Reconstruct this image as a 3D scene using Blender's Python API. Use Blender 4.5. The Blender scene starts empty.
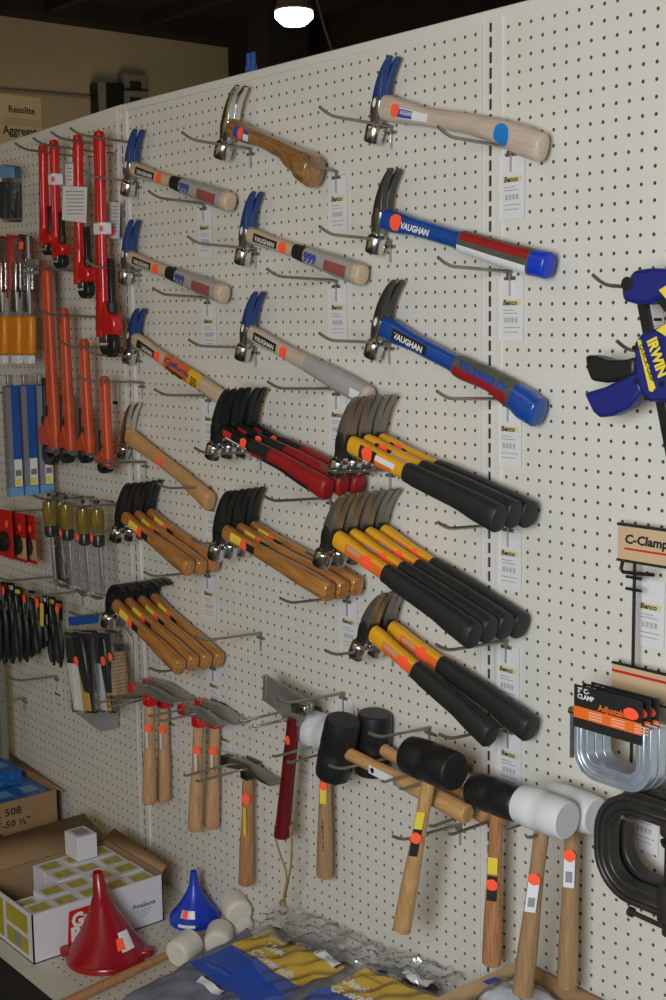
import bpy, math, random
import numpy as np
from mathutils import Vector, Matrix
random.seed(7); rng=np.random.RandomState(5)
S=0.0254; ZUP=84.0
scene=bpy.context.scene; COL=scene.collection
PI=math.pi
# ------------------------------------------------------------------ camera model (inches)
CAM=np.array([64.633,-66.476,-18.710]); YAW,PIT,ROL,FPX=.889428,-.135184,-.013125,1339.06
def _rot():
    ca,sa=math.cos(YAW),math.sin(YAW);cb,sb=math.cos(PIT),math.sin(PIT);cc,sc=math.cos(ROL),math.sin(ROL)
    f=np.array([-sa*cb,ca*cb,sb]); r=np.array([ca,sa,0.]); u=np.cross(r,f)
    return cc*r+sc*u,-sc*r+cc*u,f
RR,UU,FF=_rot()
def ray(u,v): return FF+RR*(u-333)/FPX+UU*(500-v)/FPX
def at(u,v,Y):
    d=ray(u,v); return CAM+d*((Y-CAM[1])/d[1])
def atZ(u,v,Z):
    d=ray(u,v); return CAM+d*((Z-CAM[2])/d[2])
def atX(u,v,X):
    d=ray(u,v); return CAM+d*((X-CAM[0])/d[0])
def atP(u,v,a,b):          # plane z = a + b*y
    d=ray(u,v); t=(a+b*CAM[1]-CAM[2])/(d[2]-b*d[1]); return CAM+d*t
def W(p): return Vector((p[0]*S,p[1]*S,(p[2]+ZUP)*S))
# ------------------------------------------------------------------ materials
def mat(name,col,rough=.5,metal=0.,noise=0.,scale=20.,bump=0.,spec=.5,coat=0.,stretch=(1,1,1),col2=None,emit=0.):
    m=bpy.data.materials.new(name); m.use_nodes=True; nt=m.node_tree; b=nt.nodes['Principled BSDF']
    b.inputs['Roughness'].default_value=rough; b.inputs['Metallic'].default_value=metal
    b.inputs['Specular IOR Level'].default_value=spec; b.inputs['Coat Weight'].default_value=coat
    b.inputs['Coat Roughness'].default_value=.12
    c=(*col,1); b.inputs['Base Color'].default_value=c
    if emit: b.inputs['Emission Color'].default_value=c; b.inputs['Emission Strength'].default_value=emit
    tc=nt.nodes.new('ShaderNodeTexCoord'); mp=nt.nodes.new('ShaderNodeMapping'); mp.inputs['Scale'].default_value=stretch
    nz=nt.nodes.new('ShaderNodeTexNoise'); nz.inputs['Scale'].default_value=scale; nz.inputs['Detail'].default_value=4
    nt.links.new(tc.outputs['Object'],mp.inputs[0]); nt.links.new(mp.outputs[0],nz.inputs[0])
    mx=nt.nodes.new('ShaderNodeMix'); mx.data_type='RGBA'
    k=max(noise,.02)
    c2=col2 if col2 else tuple(x*(1-k) for x in col)
    mx.inputs[6].default_value=c; mx.inputs[7].default_value=(*c2,1)
    rp=nt.nodes.new('ShaderNodeMapRange'); rp.inputs[1].default_value=.35; rp.inputs[2].default_value=.65
    nt.links.new(nz.outputs[0],rp.inputs[0]); nt.links.new(rp.outputs[0],mx.inputs[0]); nt.links.new(mx.outputs[2],b.inputs['Base Color'])
    if bump:
        bp=nt.nodes.new('ShaderNodeBump'); bp.inputs['Strength'].default_value=bump; bp.inputs['Distance'].default_value=.002
        nt.links.new(nz.outputs[0],bp.inputs['Height']); nt.links.new(bp.outputs[0],b.inputs['Normal'])
    return m
def clear(name,tint=(1,1,1),gl=.12,bump=.0,haze=.06,scale=60):
    m=bpy.data.materials.new(name); m.use_nodes=True; nt=m.node_tree; nt.nodes.remove(nt.nodes['Principled BSDF'])
    out=nt.nodes['Material Output']; t=nt.nodes.new('ShaderNodeBsdfTransparent'); t.inputs[0].default_value=(*tint,1)
    g=nt.nodes.new('ShaderNodeBsdfGlossy'); g.inputs['Roughness'].default_value=.12
    d=nt.nodes.new('ShaderNodeBsdfDiffuse'); d.inputs[0].default_value=(.75,.77,.78,1)
    fr=nt.nodes.new('ShaderNodeLayerWeight'); fr.inputs[0].default_value=.11
    ma=nt.nodes.new('ShaderNodeMath'); ma.operation='ADD'; ma.inputs[1].default_value=gl; ma.use_clamp=True
    nt.links.new(fr.outputs['Fresnel'],ma.inputs[0])
    m1=nt.nodes.new('ShaderNodeMixShader'); m1.inputs[0].default_value=haze
    nt.links.new(t.outputs[0],m1.inputs[1]); nt.links.new(d.outputs[0],m1.inputs[2])
    m2=nt.nodes.new('ShaderNodeMixShader'); nt.links.new(ma.outputs[0],m2.inputs[0]); nt.links.new(m1.outputs[0],m2.inputs[1]); nt.links.new(g.outputs[0],m2.inputs[2])
    nt.links.new(m2.outputs[0],out.inputs[0])
    if bump:
        tc=nt.nodes.new('ShaderNodeTexCoord'); nz=nt.nodes.new('ShaderNodeTexNoise'); nz.inputs['Scale'].default_value=scale; nz.inputs['Detail'].default_value=3
        bp=nt.nodes.new('ShaderNodeBump'); bp.inputs['Strength'].default_value=bump; bp.inputs['Distance'].default_value=.01
        nt.links.new(tc.outputs['Object'],nz.inputs[0]); nt.links.new(nz.outputs[0],bp.inputs['Height'])
        nt.links.new(bp.outputs[0],g.inputs['Normal'])
    return m
def wood(name,a,b,st=(3,40,40),rough=.45,coat=0.,scale=6): return mat(name,a,rough,0,.3,scale,.12,.5,coat,st,b)
M={
 'board':mat('painted_hardboard',(.71,.685,.615),.5,0,.04,3,0),
 'slotshade':mat('slot_shade',(.10,.10,.11),.6),
 'holein':mat('hole_edge',(.22,.16,.11),.8),
 'cap':mat('painted_steel_trim',(.72,.70,.65),.45,0,.03,4),
 'darkvoid':mat('dark_gap',(.02,.016,.013),.9),
 'beige':mat('beige_plaster',(.42,.345,.24),.9,0,.12,1.2),
 'darkwood':mat('dark_roof_timber',(.020,.013,.009),.9,0,.4,3),
 'floor':mat('dark_floor',(.035,.03,.028),.7,0,.3,5),
 'shelf':mat('painted_shelf',(.62,.585,.48),.45,0,.05,5),
 'wire':mat('zinc_wire',(.34,.31,.26),.35,.75,.1,40),
 'bwire':mat('bright_zinc',(.7,.7,.68),.25,.8),
 'chrome':mat('polished_chrome',(.74,.74,.73),.22,1.,.12,25),
 'steel':mat('ground_steel',(.36,.35,.32),.33,.9,.3,18),
 'gsteel':mat('oiled_forged_steel',(.30,.29,.265),.34,.75,.3,14),
 'bladesteel':mat('bright_ground_steel',(.42,.41,.38),.33,.6,.3,14),
 'dsteel':mat('dark_forged_steel',(.10,.10,.09),.35,.75,.3,18),
 'black':mat('black_lacquered_steel',(.022,.026,.026),.3,.3,.2,20),
 'blueclaw':mat('blue_painted_steel',(.018,.055,.21),.38,.1,.2,20),
 'ash':wood('pale_ash',(.66,.50,.34),(.56,.41,.26)),
 'ash2':wood('greyish_pale_wood',(.62,.50,.41),(.53,.42,.33)),
 'hickory':wood('oiled_hickory',(.62,.36,.15),(.50,.26,.09),coat=.2),
 'oak':wood('golden_lacquered_hickory',(.54,.25,.065),(.34,.125,.03),coat=.7,rough=.25,scale=4),
 'brownwood':wood('brown_lacquered_wood',(.40,.21,.075),(.24,.11,.035),coat=.7,rough=.25),
 'vash':wood('hickory_hanging_grain',(.60,.36,.19),(.47,.25,.12),(40,40,3),coat=.15),
 'vred':wood('reddish_wood_hanging_grain',(.50,.25,.12),(.36,.15,.06),(40,40,3)),
 'vlac':wood('lacquered_wood_hanging_grain',(.62,.38,.17),(.50,.28,.11),(40,40,3),coat=.7,rough=.25),
 'vdull':wood('dull_brown_wood_hanging_grain',(.42,.27,.14),(.33,.19,.09),(40,40,3)),
 'yellow':mat('yellow_fibreglass',(.86,.42,.015),.35,0,.06,20,coat=.2),
 'rubber':mat('black_rubber_grip',(.018,.021,.021),.55,0,.2,40,.15),
 'mallet':mat('black_rubber_head',(.014,.015,.016),.42,0,.2,30,.1),
 'wrubber':mat('white_rubber',(.72,.73,.74),.5,0,.04,20),
 'cream':mat('cream_rubber',(.72,.68,.58),.6,0,.05,20),
 'redgrip':mat('red_rubber_grip',(.34,.014,.016),.45,0,.1,30),
 'blueh':mat('blue_fibreglass',(.012,.075,.36),.3,0,.1,20,coat=.4),
 'olive':mat('olive_rubber_grip',(.10,.105,.075),.5,0,.2,30),
 'redp':mat('red_painted_iron',(.62,.012,.012),.3,0,.1,20,.05,coat=.4),
 'orangep':mat('orange_red_painted_iron',(.60,.075,.018),.42,0,.18,25,.06),
 'maroon':mat('maroon_lacquer',(.16,.008,.01),.28,0,.3,10,coat=.3),
 'white':mat('white_paper',(.78,.77,.76),.7),
 'paper2':mat('glossy_white_label',(.82,.82,.84),.35),
 'tagpaper':mat('tag_paper',(.74,.73,.74),.45),
 'sticker':mat('glowing_orange_sticker',(1.,.10,.035),.6,emit=.12),  # faint emission put into the orange; the stickers are no lamps
 'yel':mat('yellow_label',(.85,.66,.05),.5),
 'tagyel':mat('pale_yellow_print',(.72,.63,.34),.6),
 'ink':mat('black_ink',(.015,.015,.015),.6),
 'greyink':mat('grey_ink',(.30,.30,.31),.6),
 'redink':mat('red_ink',(.60,.02,.015),.5),
 'blueink':mat('blue_ink',(.03,.07,.42),.5),
 'dyel':mat('muted_yellow_print',(.50,.42,.05),.6,0,.2,20),
 'orink':mat('orange_print',(.90,.17,.02),.5),
 'whiteink':mat('white_ink',(.85,.85,.85),.5),
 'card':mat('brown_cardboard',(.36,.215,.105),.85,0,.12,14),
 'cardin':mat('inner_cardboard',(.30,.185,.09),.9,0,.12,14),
 'cardtan':mat('tan_cardboard',(.60,.41,.21),.8,0,.06,14),  # lighter tan cardboard
 'wcard':mat('white_carton',(.72,.71,.76),.6,0,.03,10),
 'redplastic':mat('red_plastic',(.33,.006,.015),.28,0,.1,20,coat=.2),
 'blueplastic':mat('blue_plastic',(.012,.05,.55),.3,0,.1,20),
 'navy':mat('navy_blue_plastic',(.016,.022,.19),.42,0,.1,25,.05),
 'blackplastic':mat('black_plastic',(.014,.016,.016),.45,0,.2,30),
 'ablue':mat('blue_carton',(.02,.10,.40),.4,0,.15,15),
 'lblue':mat('light_blue_carton',(.16,.36,.62),.45,0,.1,15),
 'bblue':mat('bright_blue_box',(.015,.16,.50),.35,0,.5,60,col2=(.02,.06,.22)),
 'grey':mat('grey_aluminium',(.33,.33,.36),.4,.4,.1,20),
 'orangeh':mat('orange_handle',(.80,.27,.015),.4,0,.12,60,.2),
 'amber':mat('amber_clear_handle',(.24,.16,.012),.15,0,.35,30,coat=.6),
 'zinc':mat('galvanised_steel',(.56,.63,.72),.33,.6,.2,40),
 'castblack':mat('black_cast_iron',(.05,.046,.042),.40,.3,.3,50,.2),
 'signtan':mat('tan_sign_board',(.62,.44,.26),.6,0,.05,10),
 'kraft':mat('tan_ribbed_grip',(.42,.27,.13),.6,0,.15,30),
 'cord':mat('leather_cord',(.30,.20,.08),.7),
 'cloth':mat('slate_blue_cloth',(.20,.21,.27),.8,0,.35,14),
 'pblue':mat('printed_blue_sleeve',(.02,.09,.50),.4,0,.12,8),
 'pyel':mat('printed_yellow_sleeve',(.80,.52,.02),.4,0,.12,8),
 'clear':clear('clear_plastic',gl=.0,haze=.015,bump=.22),
 'bag':clear('crinkled_clear_bag',gl=.06,haze=.16,bump=.6,scale=22),
 'smoothbag':clear('smooth_clear_bag',gl=.02,haze=.05,bump=.25,scale=14),
 'wbag':clear('cloudy_white_bag',gl=.03,haze=.6,bump=.9,scale=45),
 'sleeve':clear('shrink_sleeve',gl=.10,haze=.40,tint=(.8,.8,.84)),
 'lamp':mat('glowing_lens',(.75,1.,.92),.4,emit=9.),
 'lampbody':mat('grey_lamp_housing',(.22,.17,.16),.6),
 'greenbox':mat('grey_green_enamel',(.20,.20,.17),.6),
 'clip':mat('blue_clip_plastic',(.03,.10,.35),.5),
}
# ------------------------------------------------------------------ mesh builder (inches)
class MB:
    def __init__(s): s.v=[]; s.f=[]
    def add(s,vs,fs):
        n=len(s.v); s.v+= [tuple(map(float,p)) for p in vs]; s.f+=[tuple(i+n for i in f) for f in fs]; return s
    def box(s,a,b,R=None,c=None):
        x0,y0,z0=a;x1,y1,z1=b
        vs=[(x,y,z) for x in(x0,x1) for y in(y0,y1) for z in(z0,z1)]
        if R is not None: vs=[tuple(R@Vector(p)+Vector(c or (0,0,0))) for p in vs]
        return s.add(vs,[(0,1,3,2),(4,6,7,5),(0,4,5,1),(2,3,7,6),(0,2,6,4),(1,5,7,3)])
    def loft(s,rings,cap=True,close=False):
        n=len(rings[0]); vs=[p for r in rings for p in r]; fs=[]
        R=len(rings)
        for i in range(R-1 if not close else R):
            j=(i+1)%R
            for k in range(n): fs.append((i*n+k,i*n+(k+1)%n,j*n+(k+1)%n,j*n+k))
        if cap and not close: fs.append(tuple(range(n))[::-1]); fs.append(tuple(range((R-1)*n,R*n)))
        return s.add(vs,fs)
    def tube(s,path,r,n=8,closed=False,ry=None):
        P=[Vector(map(float,p)) for p in path]; rings=[]; ref=None
        rs=r if isinstance(r,(list,tuple)) else [r]*len(P)
        for i,p in enumerate(P):
            if closed: t=(P[(i+1)%len(P)]-P[i-1])
            else: t=(P[min(i+1,len(P)-1)]-P[max(i-1,0)])
            if t.length<1e-9: t=Vector((0,0,1))
            t.normalize()
            if ref is None:
                ref=Vector((0,1,0)) if abs(t.y)<.9 else Vector((0,0,1))
            a=(ref-t*ref.dot(t)).normalized(); ref=a; b=t.cross(a)
            ra=rs[i]; rb=ry[i] if ry else ra
            rings.append([tuple(p+a*math.cos(2*PI*k/n)*ra+b*math.sin(2*PI*k/n)*rb) for k in range(n)])
        return s.loft(rings,close=closed)
    def cyl(s,p0,p1,r0,r1=None,n=24): return s.tube([p0,p1],[r0,r1 if r1 is not None else r0],n)
    def lathe(s,prof,o,ax,n=28):       # prof: (along, radius)
        o=Vector(map(float,o)); ax=Vector(map(float,ax)).normalized()
        return s.tube([tuple(o+ax*t) for t,_ in _dedup(prof)],[max(r,.001) for _,r in _dedup(prof)],n)
    def prism(s,poly,f0,f1):           # poly of points; f0,f1 map point -> 3D
        n=len(poly); vs=[f0(p) for p in poly]+[f1(p) for p in poly]
        fs=[tuple(range(n)),tuple(range(2*n-1,n-1,-1))]+[(i,n+i,n+(i+1)%n,(i+1)%n) for i in range(n)]
        return s.add(vs,fs)
    def prxz(s,poly,y0,y1): return s.prism(poly,lambda p:(p[0],y0,p[1]),lambda p:(p[0],y1,p[1]))
    def build(s,name,m,parent=None,org=(0,0,0),bev=0.,smooth=True,seg=2):
        me=bpy.data.meshes.new(name); o3=np.array(org,float)
        V=(np.array(s.v,float)-o3)*S
        me.from_pydata(V.tolist(),[],s.f); me.validate()
        import bmesh
        bm=bmesh.new(); bm.from_mesh(me); bmesh.ops.recalc_face_normals(bm,faces=bm.faces); bm.to_mesh(me); bm.free()
        if smooth:
            me.polygons.foreach_set('use_smooth',[True]*len(me.polygons)); me.set_sharp_from_angle(angle=math.radians(38))
        me.materials.append(M[m] if isinstance(m,str) else m)
        o=bpy.data.objects.new(name,me); COL.objects.link(o)
        if parent: o.parent=parent
        else: o.location=W(org)
        if bev:
            b=o.modifiers.new('Bevel','BEVEL'); b.width=bev*S; b.segments=seg; b.limit_method='ANGLE'; b.angle_limit=math.radians(40)
        return o
def _dedup(prof):
    out=[]; last=None
    for t,r in prof:
        if last is not None and abs(t-last)<1e-4: t=last+1e-3*(1 if len(out)<2 or out[-1][0]>=out[0][0] else -1)
        out.append((t,r)); last=t
    return out
def tag(o,label=None,cat=None,group=None,kind=None):
    if label: o['label']=label
    if cat: o['category']=cat
    if group: o['group']=group
    if kind: o['kind']=kind
    return o
def thing(name,label,cat,loc,group=None,rot=0.):
    o=bpy.data.objects.new(name,None); o.empty_display_size=.02; COL.objects.link(o); o.location=W(loc); o.rotation_euler=(0,rot,0)
    return tag(o,label,cat,group)
def copytree(o,parent=None):
    c=o.copy(); COL.objects.link(c)
    if parent: c.parent=parent
    for ch in list(KIDS(o)): copytree(ch,c)
    return c
def KIDS(o): return [x for x in COL.objects if x.parent==o]
def dup(root,loc,label,rot=None,group=None):
    c=copytree(root); c.location=W(loc); c['label']=label
    if rot is not None: c.rotation_euler=(0,rot,0)
    if group: c['group']=group
    return c
_txt={}
def text(s_,size,org,right,up,m,parent,name='lettering',bold=.0,shear=0.,align='LEFT',porg=(0,0,0),sx=1.,lift=.02,boxw=None):
    key=(s_,bold,shear,align)
    if key not in _txt:
        c=bpy.data.curves.new('t','FONT'); c.body=s_; c.size=1; c.offset=bold; c.shear=shear; c.align_x=align; c.resolution_u=2
        o=bpy.data.objects.new('t',c); COL.objects.link(o); dg=bpy.context.evaluated_depsgraph_get(); dg.update()
        me=bpy.data.meshes.new_from_object(o.evaluated_get(dg)); _txt[key]=([tuple(v.co) for v in me.vertices],[tuple(p.vertices) for p in me.polygons])
        bpy.data.objects.remove(o); bpy.data.curves.remove(c); bpy.data.meshes.remove(me)
    vs,fs=_txt[key]
    if boxw:
        xs=[v[0] for v in vs]; sx=boxw/(max(xs)-min(xs))/size
    o=np.array(org,float); r=np.array(right,float); r/=np.linalg.norm(r); u=np.array(up,float); u/=np.linalg.norm(u); n=np.cross(r,u)
    mb=MB(); mb.v=[tuple(o+r*v[0]*size*sx+u*v[1]*size+n*lift) for v in vs]; mb.f=fs
    me=bpy.data.meshes.new(name); me.from_pydata(((np.array(mb.v)-np.array(porg))*S).tolist(),[],fs); me.materials.append(M[m])
    ob=bpy.data.objects.new(name,me); COL.objects.link(ob); ob.parent=parent
    return ob
def blob(n=14,r=.33,j=.10):
    return [(math.cos(2*PI*k/n)*r*(1+random.uniform(-j,j)),math.sin(2*PI*k/n)*r*(1+random.uniform(-j,j))) for k in range(n)]
# ================================================================== SETTING
HOLE=.125
def pegboard(name,cols,rows,x0,x1,z0,z1):
    """one perforated panel: real round holes, each a short tube"""
    nx,nz=len(cols),len(rows); ang=np.arange(8)*PI/4+PI/8
    # grid lines
    gx=[x0]+[(cols[i]+cols[i+1])/2 for i in range(nx-1)]+[x1]
    gz=[z1]+[(rows[i]+rows[i+1])/2 for i in range(nz-1)]+[z0]
    V=[];F=[]
    for i,cx in enumerate(cols):
        for k,cz in enumerate(rows):
            b=len(V); l,r,t,bt=gx[i],gx[i+1],gz[k],gz[k+1]
            V+=[(r,0,cz),(r,0,t),(cx,0,t),(l,0,t),(l,0,cz),(l,0,bt),(cx,0,bt),(r,0,bt)]
            for y in (0,.22):
                for q in range(8): a=q*PI/4; V.append((cx+HOLE*math.cos(a),y,cz+HOLE*math.sin(a)))
            for q in range(8):
                q2=(q+1)%8
                F.append(((b+q,b+q2,b+8+q2,b+8+q),0)); F.append(((b+8+q,b+8+q2,b+16+q2,b+16+q),1))
    me=bpy.data.meshes.new(name); me.from_pydata((np.array(V)*S).tolist(),[],[f for f,_ in F])
    me.materials.append(M['board']); me.materials.append(M['holein']); me.polygons.foreach_set('material_index',[m for _,m in F])
    o=bpy.data.objects.new(name,me); COL.objects.link(o); o.location=W((0,0,0)); tag(o,kind='structure'); return o
top_rows=[-k for k in range(23)]; low_rows=[-23.63-k for k in range(50)]
n=0
for x0 in (-96,-48,0):
    cols=[x0+1.5+i for i in range(46)]
    cols=[c for c in cols if -92<c<30]
    xa=max(x0+.95,cols[0]-.55); xb=min(x0+47.05,cols[-1]+.55)
    dz_=.45 if x0==-96 else 0
    pegboard('wall_back' if n==0 else f'wall_back.{n:03d}',cols,[q-dz_ for q in top_rows],xa,xb,-22.7,.6 if x0>-90 else .1); n+=1
    pegboard(f'wall_back.{n:03d}',cols,low_rows,xa,xb,-74,-22.78); n+=1
b=MB().prxz([(-96,-84),(30,-84),(30,1.2),(-48,1.2),(-96,-.4)],.45,.6); tag(b.build('wall_shade_sheet','darkvoid'),kind='structure')  # dark sheet added behind the board, near-black for the shade in its holes
tag(MB().box((-48,-.10,.62),(30,.9,1.35)).build('trim_1','cap',bev=.08),kind='structure')
tag(MB().prxz([(-96,-.45),(-48,.0),(-48,1.35),(-96,-.3)],-.1,.9).build('trim_10','cap',bev=.05),kind='structure')
b=MB().box((-48,-.02,.52),(30,.05,.62)); tag(b.build('trim_2','cap'),kind='structure')
b=MB().box((-96,-.05,-22.80),(30,.02,-22.68)); tag(b.build('trim_3','cap',bev=.02),kind='structure')
# uprights with slots
def upright(x,i):
    mb=MB(); 
    for k in range(75):       # slotted face built as rungs between real slots
        z=.9-k; mb.box((x-.14,-.12,z-.28),(x+.14,-.04,z+.0))
    mb.box((x-.62,-.12,-74),(x-.14,-.04,.95)); mb.box((x+.14,-.12,-74),(x+.62,-.04,.95))
    mb.box((x-.95,-.20,-74),(x-.72,.1,.95)); mb.box((x+.72,-.20,-74),(x+.95,.1,.95))
    mb.box((x-.75,-.05,-74),(x-.6,0,.95)); mb.box((x+.6,-.05,-74),(x+.75,0,.95))
    tag(mb.build(f'trim_{i}','cap'),kind='structure')
    tag(MB().box((x-.5,.25,-74),(x+.5,.4,.9)).build(f'trim_{i+8}','slotshade'),kind='structure')  # plate added behind the slots, its grey stands for the shade inside them
upright(0,4); upright(-48,5); upright(-96,6)
# perforated base shelf
def shelf():
    V=[];F=[]; ys=[-1.5-k for k in range(16)]; xs=[-91.5+i for i in range(118)]
    for cx in xs:
        for cy in ys:
            b=len(V); l,r,t,bt=cx-.5,cx+.5,cy+.5,cy-.5
            V+=[(r,cy,0),(r,t,0),(cx,t,0),(l,t,0),(l,cy,0),(l,bt,0),(cx,bt,0),(r,bt,0)]
            for z in (0,-.1):
                for q in range(8): a=q*PI/4; V.append((cx+.1*math.cos(a),cy+.1*math.sin(a),z))
            for q in range(8):
                q2=(q+1)%8; F.append(((b+q,b+q2,b+8+q2,b+8+q),0)); F.append(((b+8+q,b+8+q2,b+16+q2,b+16+q),1))
    b=len(V)
    for (xa,ya,xb_,yb) in [(-92,-1,26,0),(-92,-18.35,26,-17)]:
        V+=[(xa,ya,0),(xb_,ya,0),(xb_,yb,0),(xa,yb,0)]; F.append(((b,b+1,b+2,b+3),0)); b+=4
    V+=[(-92,-18.35,0),(26,-18.35,0),(26,-18.35,-1.35),(-92,-18.35,-1.35)]; F.append(((b,b+3,b+2,b+1),0)); b+=4
    me=bpy.data.meshes.new('base_shelf'); me.from_pydata((np.array(V)*S).tolist(),[],[f for f,_ in F])
    me.materials.append(M['shelf']); me.materials.append(M['darkvoid']); me.polygons.foreach_set('material_index',[m for _,m in F])
    o=bpy.data.objects.new('base_shelf',me); COL.objects.link(o); o.location=W((0,0,-74)); tag(o,'cream perforated steel bottom shelf under the pegboard wall','shelf'); return o
shelf()
tag(MB().box((-92,-15.5,-84),(26,-15.3,-75.4)).build('baseboard_front','darkvoid'),kind='structure')
tag(MB().box((-320,-260,-84.5),(260,210,-84)).build('floor','floor'),kind='structure')
tag(MB().box((-320,-260,72),(260,210,73)).build('ceiling','darkwood'),kind='structure')
tag(MB().box((-301,-260,-84),(-300,188.4,67.3)).build('wall_left','beige'),kind='structure')
tag(MB().box((-301,188.4,-84),(-260,190,72)).build('wall_far','darkwood'),kind='structure')
tag(MB().box((-301,200,-84),(260,201,72)).build('wall_rear','darkwood'),kind='structure')
mb=MB(); mb.box((-300,-260,67.3),(-292,200,72))
tag(mb.build('trim_7','darkwood'),kind='structure')
mb=MB()
for y in range(-40,200,32): mb.box((-292,y,68.2),(250,y+3,72))
tag(mb.build('trim_8','darkwood'),kind='structure')
tag(MB().box((-272,176,40),(-262,190,72)).build('trim_9','darkvoid'),kind='structure')
# ================================================================== HOOKS AND TAGS
def mk_hook(L):
    root=bpy.data.objects.new('wire_hook',None); COL.objects.link(root); root.empty_display_size=.01
    mb=MB(); mb.tube([(0,.2,0),(0,-L+1.5,.28),(0,-L+1.1,.34),(0,-L+.6,.52),(0,-L,.85)],.115,8)
    mb.build('wire','wire',root)
    mb=MB(); mb.tube([(-.48,-.14,-.42),(.48,-.14,-.42)],.13,8); mb.tube([(0,-.15,.1),(0,-.2,-.45)],.12,8); mb.build('crossbar','wire',root)
    mb=MB(); mb.tube([(0,-.2,-.4),(0,-.22,-1.55)],.075,8); mb.build('prong','bwire',root)
    return root
_hk={}
def hook(label,base=None,tip=None,L=6.8,group='peg hooks'):
    p=at(base[0],base[1],0) if base else None
    if p is None:
        t=at(tip[0],tip[1],-L); p=np.array([t[0],0,t[2]-.85])
    if base is not None and p[0]<-30: L=5.7
    if L not in _hk:
        o=mk_hook(L); _hk[L]=o; o.location=W(p); tag(o,label,'hook',group); return p
    dup(_hk[L],p,label); return p
_tag=None
def price_tag(p,label):
    global _tag
    if _tag is None:
        r=thing('price_tag',label,'tag',p,'shelf price tags'); _tag=r
        MB().box((-1.15,-.12,-4.6),(1.15,-.09,-.3)).build('paper','tagpaper',r)
        MB().box((-.75,-.13,-2.22),(.95,-.122,-1.82)).build('header','tagyel',r)
        text('Benco',.50,(-.68,-.135,-2.18),(1,0,0),(0,0,1),'ink',r,'brand_lettering',bold=.03,shear=.2,lift=.012)
        m=MB()
        for k in range(16): 
            x=-.55+k*.08; 
            if k%4!=3: m.box((x,-.13,-3.35),(x+.045,-.122,-3.0))
        for k,(z,w) in enumerate([(-2.55,1.0),(-2.75,1.3),(-3.7,1.5),(-4.0,1.3)]): m.box((-.65,-.13,z),(-.65+w,-.122,z+.05))
        m.build('print','greyink',r)
        m=MB()
        for k in range(6): m.box((-1.0,-.13,-2.5-k*.2),(-.92,-.122,-2.44-k*.2))
        m.build('margin_print','tagyel',r)
    else: dup(_tag,p,label)
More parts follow.
